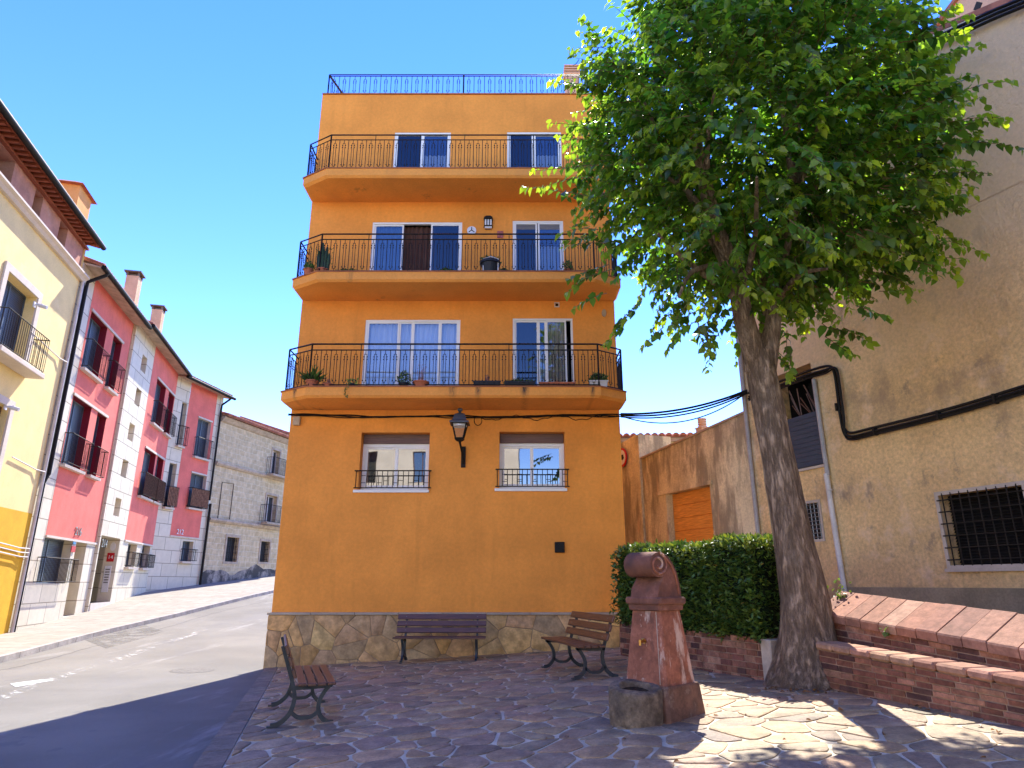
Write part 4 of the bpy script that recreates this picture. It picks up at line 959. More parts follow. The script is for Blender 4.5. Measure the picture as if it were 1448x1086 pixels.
# ------------------------------------------------------------------ foliage built as folded leaf faces
def leaf_mesh(name, mat, P, D, S, C, parent=None, roll=None, w=.62, fold=.18, curl=.16, org=None, extra=None):
    """P points, D directions, S lengths, C colours: heart shaped leaves folded along the midrib"""
    n = len(P); D = D / np.linalg.norm(D, axis=1, keepdims=True)
    up = NR.normal(size=(n, 3)) * .45 + np.array([0, 0, 1.0]) if roll is None else roll
    s = np.cross(D, up); s /= np.linalg.norm(s, axis=1, keepdims=True) + 1e-9; nn = np.cross(s, D); S = S[:, None]; W = S * w * .5
    v = np.stack([P, P + D * S * .12 + s * W * .8 + nn * S * fold * .8, P + D * S * .48 + s * W * .92 + nn * S * fold * .7, P + D * S - nn * S * curl, P + D * S * .48 - s * W * .92 + nn * S * fold * .7, P + D * S * .12 - s * W * .8 + nn * S * fold * .8, P + D * S * .5], 1)
    V = v.reshape(-1, 3)
    if parent is not None: A = np.array(MW[parent.name].inverted()); V = V @ A[:3, :3].T + A[:3, 3]
    else: V = V - np.array(org)
    b = np.arange(n)[:, None] * 7
    F = np.concatenate([b + np.array([[0, 1, 2, 6]]), b + np.array([[6, 2, 3, 3]])[:, :4], b + np.array([[0, 6, 4, 5]]), b + np.array([[6, 3, 4, 4]])], 1)
    loops = np.concatenate([b + np.array([[0, 1, 2, 6]]), b + np.array([[6, 2, 3]]), b + np.array([[0, 6, 4, 5]]), b + np.array([[6, 3, 4]])], 1).reshape(-1)
    tot = np.tile(np.array([4, 3, 4, 3]), n); st = np.concatenate([[0], np.cumsum(tot)[:-1]])
    me = bpy.data.meshes.new(name); me.vertices.add(len(V)); me.vertices.foreach_set('co', V.reshape(-1).astype(np.float32))
    me.loops.add(len(loops)); me.loops.foreach_set('vertex_index', loops.astype(np.int32))
    me.polygons.add(len(tot)); me.polygons.foreach_set('loop_start', st.astype(np.int32)); me.polygons.foreach_set('loop_total', tot.astype(np.int32))
    me.update(calc_edges=True); ca = me.color_attributes.new('Col', 'FLOAT_COLOR', 'POINT')
    c = np.ones((n, 7, 4)); c[:, :, :3] = C[:, None, :]; ca.data.foreach_set('color', c.reshape(-1).astype(np.float32))
    me.materials.append(MATS[mat]); me.polygons.foreach_set('use_smooth', [True] * len(tot))
    o = bpy.data.objects.new(name, me); COL.objects.link(o)
    if parent is not None: o.parent = parent; MW[o.name] = MW[parent.name]
    else: o.location = org; MW[o.name] = Matrix.Translation(org)
    return o
# hedge
hd = root('hedge', (2.9, 11.2, -.7), 'dense clipped green hedge with glossy leaves above the brick planter', 'hedge')
hq = [(1.90, 13.2), (2.33, 11.85), (2.76, 10.55), (3.20, 9.30)]
def hedge_pt(s, dep, z):
    """s along the front line 0..1, depth behind it"""
    k = min(2, int(s * 3)); t = s * 3 - k; x = hq[k][0] + (hq[k + 1][0] - hq[k][0]) * t; y = hq[k][1] + (hq[k + 1][1] - hq[k][1]) * t
    return np.array([x + dep * .945, y + dep * .325, z])
P, D, S, C = [], [], [], []
HG = np.array([(.05, .10, .016), (.065, .125, .02), (.09, .155, .025), (.036, .075, .014), (.12, .18, .03)])
def hz(s): return .62 + .03 * math.sin(s * 17) + .03 * math.sin(s * 7 + 1) + .02 * math.sin(s * 41) - .10 * max(0, .12 - s) / .12 - .05 * s
for i in range(15000):
    q = NR.random(); s = NR.random()
    bulge = .05 * math.sin(s * 23) + .03 * math.sin(s * 51 + 2)
    if q < .60:   # front face
        z = NR.uniform(-.74, hz(s)); tz_ = (z + .72) / 1.35; dep = .04 + bulge * math.sin(z * 5) * .8 + .10 * abs(tz_ - .5) ** 3 * 8 * .6 + abs(NR.normal()) * .07 + .12 * max(0, .06 - s) / .06; d = np.array([-.94, -.33, .25])
    elif q < .82: dep = NR.uniform(.02, 1.0); z = hz(s) - abs(NR.normal()) * .06 - .08 * max(0, .12 - dep) / .12 + .02; d = np.array([-.3, -.1, 1])
    elif q < .92: s = NR.random() ** 2 * .03; dep = NR.uniform(.0, 1.0); z = NR.uniform(-.72, hz(s)); d = np.array([-.35, .9, .2])
    else: s = 1 - NR.random() ** 2 * .04; dep = NR.uniform(0, 1.); z = NR.uniform(-.72, hz(s)); d = np.array([.1, -.95, .2])
    if NR.random() < .02: z += .05; dep -= .06
    P.append(hedge_pt(s, dep, z)); D.append(d + NR.normal(size=3) * .55); S.append(NR.uniform(.055, .105)); c = HG[NR.integers(5)] * NR.uniform(.75, 1.25)
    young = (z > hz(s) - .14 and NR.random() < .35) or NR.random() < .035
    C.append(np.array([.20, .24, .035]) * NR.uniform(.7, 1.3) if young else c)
    if NR.random() < .004: C[-1] = np.array([.38, .22, .03])
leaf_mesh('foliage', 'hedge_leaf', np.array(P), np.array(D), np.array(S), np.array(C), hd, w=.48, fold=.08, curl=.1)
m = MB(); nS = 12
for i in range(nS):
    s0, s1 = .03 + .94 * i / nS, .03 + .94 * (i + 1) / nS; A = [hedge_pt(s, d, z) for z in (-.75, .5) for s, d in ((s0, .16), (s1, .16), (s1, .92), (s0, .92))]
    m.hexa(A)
m.build('dark_core', 'hedge_core', hd)  # near-black solid core filling the hedge behind its leaves

# ------------------------------------------------------------------ the tree
def ty(u, v, y): r = ray(u, v); k = y / r[1]; return Vector((r[0] * k, y, r[2] * k))
TB = ty(1141, 972, 8.95)
tr_ = root('broadleaf_tree', (TB.x, TB.y, TB.z), 'large leafy green tree with a thick bare trunk beside the brick walls', 'tree')
m = MB()
tp = [(1141, 992, .50), (1141, 972, .45), (1142, 940, .385), (1141, 900, .335), (1138, 850, .295), (1124, 780, .252), (1110, 700, .222), (1099, 640, .212), (1090, 590, .212), (1080, 540, .206), (1072, 500, .198)]
pts = [ty(u, v, 8.95 + .02 * i) for i, (u, v, r) in enumerate(tp)]; rs = [r for _, _, r in tp]
P2, R2 = [], []
for i in range(len(pts) - 1):
    for k in range(5): t = k / 5; P2.append(pts[i].lerp(pts[i + 1], t)); R2.append(rs[i] + (rs[i + 1] - rs[i]) * t)
P2.append(pts[-1]); R2.append(rs[-1])
NT = len(P2)
def lob(i, an):
    h = i / NT; fl = max(0, 1 - h * 3.2)
    return 1 + fl * .22 * max(0, math.sin(an * 2.5 + .6)) + .045 * math.sin(an * 3 + h * 6) + .03 * math.sin(an * 7 - h * 9) + .02 * math.sin(an * 13 + h * 23) + (.05 * math.exp(-((h - .62) / .03) ** 2)) * max(0, math.sin(an + 2))
m.tube(P2, R2, 40, lobes=lob)
top = P2[-1]
limbs = []
def limb(m, p, pts_, r0, r1, k=12):
    P = [Vector(p)] + [Vector(q) for q in pts_]; Q = [Vector(x) for x in smooth_path([tuple(x) for x in P], 5)]; n = len(Q)
    m.tube(Q, [r0 + (r1 - r0) * i / (n - 1) for i in range(n)], k, lobes=lambda i, an: 1 + .05 * math.sin(an * 3 + i) + .03 * math.sin(an * 5 - i * .7)); limbs.append((Q, r0, r1)); return Q
cc = Vector((3.98, 9.1, 6.98)); CR = Vector((2.72, 2.2, 3.32))
l1 = limb(m, top - Vector((.05, 0, .25)), [ty(1050, 440, 8.95), ty(1035, 375, 8.85), ty(1005, 300, 8.6), ty(985, 200, 8.4)], .165, .07)
l2 = limb(m, top - Vector((-.06, 0, .3)), [ty(1092, 450, 9.15), ty(1100, 370, 9.3), ty(1120, 250, 9.4), ty(1130, 120, 9.5)], .16, .06)
l3 = limb(m, top - Vector((0, -.05, .2)), [ty(1085, 440, 9.5), ty(1075, 340, 10.0), ty(1060, 200, 10.4)], .12, .05)
m.build('trunk', 'bark', tr_, smooth=60, recalc=False)
m = MB()
for Q, (u, v, y) in [(l1, (930, 330, 8.3)), (l1, (900, 230, 8.6)), (l1, (1010, 130, 7.6)), (l1, (900, 120, 8.8)), (l2, (1240, 330, 9.0)), (l2, (1260, 200, 9.2)), (l2, (1180, 100, 8.0)), (l2, (1230, 60, 9.6)), (l2, (1170, 380, 8.0)), (l3, (960, 250, 10.6)), (l3, (1180, 180, 10.6)), (l1, (1070, 250, 7.2)), (l1, (960, 420, 8.2)), (l2, (1050, 20, 9.0))]:
    st = Q[int(len(Q) * R.uniform(.25, .75))]; e = ty(u, v, y); mid = st.lerp(e, .5) + Vector((R.uniform(-.2, .2), R.uniform(-.2, .2), .15)); limb(m, st, [mid, e], .06, .018, 7)
m.build('branches', 'bark', tr_, smooth=60, recalc=False)
TG = np.array([(.046, .105, .012), (.058, .125, .014), (.036, .085, .011), (.075, .15, .016), (.05, .11, .016)]); YG = np.array([.27, .34, .022])
P, D, S, C, U = [], [], [], [], []; tw = MB()
def in_house(p): return p[0] > 11.1 - .372 * p[1] - .18
def spray(st, d, L, young, step=.054, size=.162):
    d = np.array(d) / np.linalg.norm(d); p = np.array(st, dtype=float); n = max(3, int(L / step)); side = 1; pts = [tuple(p)]
    kb = NR.uniform(.55, 1.5); kh = NR.uniform(.8, 1.25)
    lat = np.cross(d, [0, 0, 1.0]); lat /= np.linalg.norm(lat) + 1e-6
    for i in range(n):
        t = i / n; d = d + np.array([0, 0, -.022 - .015 * t]) + NR.normal(size=3) * .05; d /= np.linalg.norm(d); p = p + d * step
        if in_house(p): break
        if i % 3 == 0: pts.append(tuple(p))
        for _ in range(1 if t < .85 else 2):
            side = -side; ld = d * .45 + lat * side * .8 + np.array([0, 0, -.42]) + NR.normal(size=3) * .25
            P.append(p.copy()); D.append(ld); S.append(size * NR.uniform(.5, 1.25) * (1 - .35 * t ** 2)); U.append(np.array([0, 0, 1.]) + NR.normal(size=3) * .42 + d * .3)
            yk = young * max(0, (t - .45) / .55) * NR.uniform(.3, 1.1); c = TG[NR.integers(5)] * NR.uniform(.75, 1.3) * kb * np.array([kh, 1, 1]); C.append(c * (1 - yk) + YG * yk)
    if len(pts) > 1: tw.tube(pts, [.008 - .005 * i / (len(pts) - 1) for i in range(len(pts))], 3, caps=False)
def sup(n_, a=2.5):
    v = NR.normal(size=3); v /= np.linalg.norm(v); k = (abs(v[0]) ** a + abs(v[1]) ** a + abs(v[2]) ** a) ** (-1 / a); return v * k
NSP = 3000
for i in range(NSP):
    v = sup(0); rr = NR.uniform(.38, .95) if NR.random() < .6 else NR.uniform(.85, 1.0)
    lump = 1 + .10 * math.sin(v[0] * 5 + v[2] * 4) + .07 * math.sin(v[1] * 9 + v[0] * 3) + .06 * math.sin(v[2] * 13)
    p = np.array(cc) + v * np.array(CR) * rr * .86 * lump
    if p[2] < 3.2 and p[0] > 4.9 or p[1] > 9.9 and p[2] < 4.9: continue
    out = v * np.array([1., 1., .75]) + np.array([0, 0, .18]) + NR.normal(size=3) * .35
    spray(p, out, NR.uniform(.45, .85), 1.0 if NR.random() < .6 else .3)
# long sprays that stick out of the outline
for (u, v, y, du, dv, L) in [(850, 255, 8.6, -1, .15, 1.0), (850, 190, 8.7, -1, -.3, .9), (860, 110, 9, -1, -.2, .7), (860, 60, 9, -.7, -.6, .6), (850, 330, 8.4, -1, .3, .7), (870, 390, 8.5, -1, .7, .7), (900, 440, 8.5, -.6, 1, .6), (960, 450, 8.4, -.5, 1, .6), (1000, 470, 8.4, -.2, 1, .6),
        (1310, 250, 8.9, 1, -.15, 1.2), (1300, 290, 8.9, 1, .1, .9), (1280, 350, 8.8, 1, .35, 1.0), (1280, 370, 8.8, 1, .5, .8), (1300, 170, 9, 1, -.3, .8), (1290, 110, 9.0, 1, -.45, 1.1), (1300, 80, 9.0, 1, -.5, 1.0), (1230, 400, 8.8, .8, .5, .6), (1180, 450, 8.8, .7, .6, .6), (1170, 470, 9.0, .5, .7, .5), (1120, 480, 8.6, .1, 1, .5), (1310, 210, 8.6, 1, -.2, .9),
        (980, 30, 7.6, -.2, .9, .9), (1130, 90, 7.3, .0, .9, 1.), (1060, 160, 7.1, -.2, 1, .8), (1130, 230, 7.1, .2, .9, .9), (960, 200, 7.3, -.3, .9, .8), (1230, 250, 7.5, .5, .6, .8), (1000, 300, 7.3, -.3, .8, .8), (1110, 330, 7.2, .2, .8, .7), (1190, 330, 7.4, .5, .7, .7)]:
    p = ty(u, v, y)
    for k in range(3):
        q = p + Vector((R.uniform(-.18, .18), R.uniform(-.3, .3), R.uniform(-.18, .18)))
        spray(q, (du + R.uniform(-.15, .15), -.25 + R.uniform(-.3, .2) if y < 8 else R.uniform(-.3, .3), -dv * .8 + .28), L * R.uniform(.75, 1.05), 1.0)
leaf_mesh('crown', 'tree_leaf', np.array(P), np.array(D), np.array(S), np.array(C), tr_, roll=np.array(U), w=.70, fold=.10, curl=.22)
print('tree leaves', len(P))
tw.build('twigs', 'twig', tr_, recalc=False)
# dry leaves round the foot of the trunk
P, D, S, C = [], [], [], []
for i in range(150):
    an = NR.uniform(0, 6.28); r = NR.uniform(.4, .75) if i < 100 else NR.uniform(.6, 4.5); x, y = TB.x + min(.35, r * math.cos(an) * .9), TB.y - abs(r * math.sin(an)); P.append((x, y, zp(x) + .022)); D.append((NR.normal(), NR.normal(), .05)); S.append(NR.uniform(.03, .07)); C.append(np.array([.22, .10, .03]) * NR.uniform(.5, 1.3))
o = leaf_mesh('fallen_leaves', 'plant_leaf', np.array(P), np.array(D), np.array(S), np.array(C), org=(TB.x, TB.y - .4, zp(TB.x)))
tag(o, 'dry brown leaves scattered round the foot of the trunk', 'fallen leaves'); o['kind'] = 'stuff'
# small green shoots behind the trunk
P, D, S, C = [], [], [], []
for (u, v, y, n, sp) in [(1193, 848, 9.15, 90, .10), (1250, 893, 8.0, 10, .025)]:
    b = ty(u, v, y)
    for i in range(n): P.append((b.x + NR.normal() * sp * .5, b.y + NR.normal() * sp * .4, b.z + NR.normal() * sp)); D.append(NR.normal(size=3)); S.append(NR.uniform(.04, .075)); C.append(np.array([.11, .17, .03]) * NR.uniform(.6, 1.4))
    m_ = (b.x, b.y, b.z - sp)
    o = leaf_mesh('weed', 'plant_leaf', np.array(P), np.array(D), np.array(S), np.array(C), org=m_); P, D, S, C = [], [], [], []
    tag(o, 'bright green weed growing between the trunk and the sloping coping' if n > 20 else 'tiny green weed in the brick face below the sloping coping', 'weed')

# ------------------------------------------------------------------ old house on the right and the garage wall
FH = Frame(11.1, 0, -.372, 1, -.9372, -.3487); KA = math.hypot(.372, 1)
def ay(y): return y * KA
h0 = FH.px(1327.5, 700); h1 = FH.px(1437, 688); hz0 = FH.px(1344, 800.5)[1]
bigw = (FH.px(1344, 800)[0], 0, 0, 0)
wa1 = FH.px(1336, 750)[0]; wa0 = FH.px(1447, 750)[0] - .12
old = root('old_house', FH.p(ay(9), 0, -1.2), 'tall old house with stained ochre plaster and barred windows', 'building', FH.ang())
ve = FH.p(ay(9), 0, 0)
wz1 = h0[1]; wz0 = hz0
la1 = FH.px(1095, 600)[0]; la0 = FH.px(1157.5, 600)[0]; lz0 = FH.px(1132, 663)[1]; lz1 = FH.px(1108, 528)[1]
sa1 = FH.px(1115, 735)[0]; sa0 = FH.px(1161, 735)[0]; sz0, sz1 = FH.px(1150, 763)[1], FH.px(1150, 711)[1]
AE = ay(15.1); ZP = FH.px(1320, 831)[1]
HO = [(wa0, wa1, wz0, wz1, .26), (la0, la1, lz0, lz1, .5), (sa0, sa1, sz0, sz1, .10)]
m = MB(); wall(m, FH, ay(.5), AE, -2.2, 5.5, HO)
m.quad(FH.p(ay(.5), 0, 5.5), FH.p(AE, 0, 5.5), FH.p(AE, 0, 6.2), FH.p(ay(10.3), 0, 9.72), FH.p(ay(.5), 0, 5.45))
def back(a, z0, z1): m.quad(FH.p(a, 0, z0), FH.p(a, -9, z0), FH.p(a, -9, z1), FH.p(a, 0, z1))
back(AE, -2.2, 6.2); back(ay(.5), -2.2, 5.45)
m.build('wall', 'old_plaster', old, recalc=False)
m = MB(); m.slab(FH, [(ay(.4), 5.45), (ay(10.3), 9.75), (AE + .1, 6.2), (AE + .1, 6.32), (ay(10.3), 9.86), (ay(.4), 5.56)], -.03, -9.); m.build('roof', 'roof_tile', old)
m = MB(); m.box(FH, ay(.5), FH.px(1198, 835)[0], .002, .035, -2.2, ZP); m.build('base_band', 'cement_plinth', old)
m = MB(); frame_bars(m, FH, wa0 - .06, wa1 + .06, wz0 - .05, wz1 + .05, .001, .022, .06); m.box(FH, wa0 - .08, wa1 + .08, .001, .06, wz0 - .09, wz0 - .04); wf = m.build('window_surround', 'window_trim', old)
m = MB()
for i in range(9): a = wa0 + (wa1 - wa0) * (i + .5) / 9; m.tube([FH.p(a, .02, wz0 - .0), FH.p(a, .02, wz1 + .02)], .011, 5)
for i in range(6): z = wz0 + (wz1 - wz0) * (i + .5) / 6; m.tube([FH.p(wa0 - .02, .035, z), FH.p(wa1 + .02, .035, z)], .011, 5)
m.build('grille', 'iron_dark', wf)
m = MB(); k = 24
for i in range(k): z = wz0 + (wz1 - wz0) * i / k; m.side(FH, [(-.25, z), (-.20, z), (-.235, z + (wz1 - wz0) / k), (-.25, z + (wz1 - wz0) / k)], wa0, wa1 - .0)
m.build('window_louvers', 'black_plastic', wf)
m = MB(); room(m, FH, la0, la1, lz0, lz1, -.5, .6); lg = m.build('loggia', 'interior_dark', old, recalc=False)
lm = lz0 + (lz1 - lz0) * .52
m = MB(); m.box(FH, la0, la1, -.06, -.03, lz0 + .02, lm)
for i in range(11): z = lz0 + .03 + (lm - lz0 - .03) * i / 11; m.box(FH, la0 + .01, la1 - .01, -.03, -.018, z, z + (lm - lz0) / 11 - .012)
m.build('balcony_blind', 'louver_blue', lg)
m = MB()
for i in range(16):
    a = R.uniform(la0 + .05, la1 - .05); b = a + R.uniform(-.35, .35); m.tube([FH.p(a, -.3, lm - .1), FH.p(min(max(b, la0), la1), -.2, lm + R.uniform(.3, .75))], R.uniform(.008, .02), 4)
m.build('stored_sticks', 'shutter_brown', lg)
m = MB(); m.box(FH, la0 - .05, la1 + .05, .001, .05, lz0 - .06, lz0 - .01); m.build('sill', 'window_trim', lg)
m = MB(); frame_bars(m, FH, sa0 - .05, sa1 + .05, sz0 - .05, sz1 + .05, .001, .02, .05); sw = m.build('small_window', 'window_trim', old)
m = MB(); m.quad(FH.p(sa0, -.09, sz0), FH.p(sa1, -.09, sz0), FH.p(sa1, -.09, sz1), FH.p(sa0, -.09, sz1)); m.build('pane', 'interior_dark', sw)
m = MB()
for i in range(9): a = sa0 + (sa1 - sa0) * (i + .5) / 9; m.tube([FH.p(a, -.01, sz0), FH.p(a, -.01, sz1)], .009, 4)
for i in range(9): z = sz0 + (sz1 - sz0) * (i + .5) / 9; m.tube([FH.p(sa0, -.0, z), FH.p(sa1, -.0, z)], .009, 4)
m.build('grille', 'steel', sw)
def hpath(px, off): return [FH.p(*(lambda q: (q[0], off, q[1]))(FH.px(u, v, off))) for u, v in px]
m = MB()
pa = FH.px(1150, 600)[0]
up_ = hpath([(1152, 536), (1156, 570), (1166, 640), (1172, 672)], .05); a_ = [FH.px(1166, 640, .05)[0]]
m.tube([FH.p(a_[0] + .02, .05, up_[0][2]), FH.p(a_[0] + .01, .05, up_[2][2]), FH.p(a_[0], .05, up_[3][2])], .045, 10); m.build('drainpipe_upper', 'pipe_grey', old, smooth=50)
m = MB(); lo_ = hpath([(1172, 672), (1195, 838)], .06); aa = FH.px(1181, 750, .06)[0]; m.tube([FH.p(aa + .03, .06, lo_[0][2] + .04), FH.p(aa - .03, .06, lo_[1][2] - .4)], .052, 10)
for z in (lo_[0][2] - .3, lo_[0][2] - 1.0): m.tube([FH.p(aa, .06, z), FH.p(aa, .06, z + .03)], .058, 10)
m.build('drainpipe_lower', 'pipe_white', old, smooth=50)
def sweep(px, r, off, n=5):
    P = [Vector(q) for q in hpath(px, off)]; return smooth_path([tuple(p) for p in P], n)
m = MB()
for k in range(4):
    dx, dy = [(0, 0), (4, 5), (-1, 8), (5, 10)][k]
    base = [(1058, 556), (1085, 546), (1112, 536), (1145, 524), (1166, 518), (1176, 519), (1181, 530), (1185, 560), (1189, 590), (1194, 606), (1204, 612), (1230, 606), (1300, 589), (1370, 570), (1448, 546), (1520, 526), (1700, 472), (2000, 385), (2400, 270)]
    px = [(u + dx * (1 if u < 1190 and u > 1170 else .2) , v + dy * (0.15 if 1176 <= u < 1190 else 1)) for u, v in base]
    m.tube(sweep(px, .03, .05 + .02 * (k % 2), 4), .026 - .003 * k, 6)
for u, v in ((1240, 609), (1330, 586), (1410, 563), (1187, 575)):
    q = FH.px(u, v, 0); m.box(FH, q[0] - .02, q[0] + .02, .0, .10, q[1] - .09, q[1] + .06)
simple('wall_cable', m, 'black_plastic', 'thick black cable bundle bending round on the old ochre house wall', 'cable', smooth=60)
m = MB()
for k in range(3): m.tube(sweep([(1258, 84 + k * 5), (1292, 66 + k * 5), (1340, 45 + k * 6), (1400, 17 + k * 6), (1448, -3 + k * 6), (1500, -25 + k * 6), (1640, -85 + k * 6), (1800, -152 + k * 6)], .03, .06 + .02 * k), .028, 6)
simple('roof_cable', m, 'black_plastic', 'black cables along the sloping roof edge of the old house', 'cable', smooth=60)
# higher gable of the neighbouring house
q0, q1 = FH.px(1322, 44, -3), FH.px(1357, -2, -3)
sl = (q1[1] - q0[1]) / (q1[0] - q0[0])
gb = root('gabled_house', FH.p(q1[0], -4, -1), 'pinkish plastered gable rising behind the roof edge of the old house', 'building', FH.ang())
g = lambda da: (q0[0] + da, q0[1] + sl * da)
m = MB(); P = [g(.35), g(-1.6), (g(-1.6)[0] - 1.6, g(-1.6)[1] - 1.4), (g(-1.6)[0] - 1.6, 2), (g(.35)[0], 2)]; m.slab(FH, P, -3.0, -8.5); m.build('wall', 'chimney_plaster', gb)
m = MB(); m.slab(FH, [g(.42), g(-1.6), (g(-1.6)[0], g(-1.6)[1] + .1), (g(.42)[0], g(.42)[1] + .1)], -2.93, -8.6); m.build('roof_edge', 'roof_tile', gb)
q = FH.px(1383, 9, -3); m = MB(); m.slab(FH, [(q[0] - .1, q[1]), (q[0], q[1] - .13), (q[0] + .1, q[1]), (q[0], q[1] + .13)], -3.02, -2.99); m.build('vent_hole', 'interior_dark', gb)

# garage wall continuing the house line
ga0, ga1 = AE + .002, FH.px(905, 700)[0]; ge = ga1 + 1.1
gr = root('garage', FH.p((ga0 + ga1) / 2, 0, -1.2), 'low garage with dark stained ochre wall and orange wooden door', 'garage', FH.ang())
da1, da0 = FH.px(938, 725)[0], FH.px(1001, 725)[0]; dz1 = FH.px(938, 698)[1]
zt0, zt1 = FH.px(1050, 582)[1], FH.px(905, 648)[1]
m = MB(); zm = min(zt0, zt1) - .02
OFG = -.12
wall(m, FH, ga0, ga1, -2.4, zm, [(da0, da1, -2.4, dz1, .28)], o=OFG); m.quad(FH.p(ga0, OFG, zm), FH.p(ga1, OFG, zm), FH.p(ga1, OFG, zt1), FH.p(ga0, OFG, zt0))
m.quad(FH.p(ga1, OFG, -2.4), FH.p(ga1, -7, -2.4), FH.p(ga1, -7, zt1), FH.p(ga1, OFG, zt1))
m.build('wall', 'garage_plaster', gr, recalc=False)
m = MB(); m.slab(FH, [(ga0, zt0), (ga1 + .03, zt1), (ga1 + .03, zt1 + .05), (ga0, zt0 + .05)], OFG + .04, -7); m.build('wall_capping', 'coping_stone', gr)
m = MB(); m.box(FH, da0 - .12, da1 + .45, OFG + .001, OFG + .03, dz1, dz1 + .10); m.build('lintel', 'garage_plaster', gr)
m = MB(); n = 9; dh = (dz1 + 2.4) / 14
for i in range(14): m.cbox(FH, da0, da1, OFG - .27, OFG - .20 + .0 * i, -2.4 + i * dh, -2.4 + (i + 1) * dh - .004, .012)
m.build('garage_door', 'garage_wood', gr)
m = MB(); m.tube([FH.p(AE - .05, .06, 6.0), FH.p(AE - .05, .06, -1.6)], .05, 8); simple('drainpipe', m, 'pipe_grey', 'thin brown grey pipe where the garage wall meets the old house', 'pipe')
# pier beside the orange building with the round sign, tiled shed and chimney behind
m = MB(); z1 = FH.px(897, 618, -.05)[1]; p0 = ga1 + .01
m.slab(FH, [(p0, -2.4), (p0 + 2.6, -2.4), (p0 + 2.6, z1 - .2), (p0 + .25, z1 + .05), (p0, z1 + .05)], -.05, -1.2)
simple('boundary_wall', m, 'garage_plaster', 'weathered wall end between the garage and the orange building', 'wall')
sg = FH.px(878, 647, .05); c = FH.p(sg[0], .05, sg[1])
rs_ = root('road_sign', FH.p(sg[0], 0, sg[1] - .3), 'round red rimmed road sign half hidden by the orange building', 'road sign', FH.ang())
m = MB(); N = 28; D_ = lambda r, o0, o1: m.slab(FH, [(sg[0] + r * math.cos(i * 6.2832 / N), sg[1] + r * math.sin(i * 6.2832 / N)) for i in range(N)], o0, o1)
D_(.30, .0, .03); m.build('rim', 'sign_red', rs_); m = MB(); D_(.235, .031, .034); m.build('face', 'sign_white', rs_); m = MB(); m.box(FH, sg[0] - .12, sg[0] + .10, .0345, .037, sg[1] - .08, sg[1] + .08); m.box(FH, sg[0] - .15, sg[0] - .12, .0345, .037, sg[1] - .05, sg[1] + .01); m.build('symbol', 'black_plastic', rs_)
def tiles(m, F, a0, a1, o0, z0, o1, z1, sp=.2, r=.075, base=True):
    if base: m.side(F, [(o0, z0 - .02), (o0, z0 + .03), (o1, z1 + .03), (o1, z1 - .02)], a0, a1)
    n = int((a1 - a0) / sp)
    for i in range(n + 1):
        a = a0 + sp * (i + .5)
        if a > a1: break
        k = 6; vs = []
        for o, z, q in ((o0 + .04, z0 + .03, r * 1.1), (o1, z1 + .03, r * .9)):
            for j in range(k + 1): an = math.pi * j / k; vs.append(F.p(a + q * math.cos(an), o, z + q * math.sin(an)))
        m.add(vs, [(j, j + 1, k + 2 + j, k + 1 + j) for j in range(k)] + [tuple(range(k + 1))], None)
FT = Frame(3.2, 24.5, 1, -.06, -.06, -1)
def ftz(v): r = ray(930, v); return 24.5 * r[2] / r[1]
sh = root('tiled_shed', (5.3, 26, -1.2), 'low building with wavy tiled eave behind the garage wall', 'building')
m = MB(); m.box(FT, -1.4, 7, -6, 0, -2, ftz(626)); m.build('wall', 'garage_plaster', sh); m = MB(); m.box(FT, -1.4, 7, -.1, .14, ftz(626), ftz(621)); m.build('eave', 'pale_stone', sh)
m = MB(); tiles(m, FT, -1.4, 7, .22, ftz(620), -6, ftz(620) + .9, .26, .10); m.build('roof', 'roof_tile', sh, smooth=40)
cz0 = FH.px(993, 612, -4)[1]; ca = FH.px(993, 600, -4)[0]
ch = root('roof_chimney', FH.p(ca, -4, 2.), 'small chimney with ringed pot above the garage wall', 'chimney', FH.ang()); pxm = 15 * ray(993, 600)[1] / 940 * 1.45
m = MB(); m.box(FH, ca - .17, ca + .17, -4.17, -3.83, 1.5, cz0 + .14); m.box(FH, ca - .2, ca + .2, -4.2, -3.8, cz0 + .14, cz0 + .18); m.build('shaft', 'chimney_plaster', ch)
m = MB(); cc_ = FH.p(ca, -4, cz0 + .18); m.lathe(cc_, [(.12, 0), (.12, .3)], 12)
for i in range(4): m.lathe((cc_[0], cc_[1], cc_[2] + .02 + i * .085), [(.16, 0), (.16, .045)], 12)
m.build('chimney_pot', 'chimney_plaster', ch, smooth=40)
cp_ = FO.p(*(lambda a: (a, -9.6, 0))(xat(881, 600, -9.6)))
# cables between the orange building and the old house
A_ = Vector((2.50, 14.86, zat(586))); E_ = Vector(hpath([(1056, 552)], .05)[0])
for k, (dz, sag, r, lab) in enumerate([(0, .16, .026, 'thick dark overhead cable between the orange building and the old house, upper of two'), (-.05, .40, .014, 'thin sagging overhead cable below the thick one beside the orange building')]):
    m = MB()
    for j in range(3 if k == 0 else 1): m.tube([A_.lerp(E_, i / 20) + Vector((0, 0, dz - j * .035 - (sag + j * .03) * 4 * (i / 20) * (1 - i / 20))) for i in range(21)], r - .004 * j, 5)
    simple('overhead_cable', m, 'black_plastic', lab, 'cable')

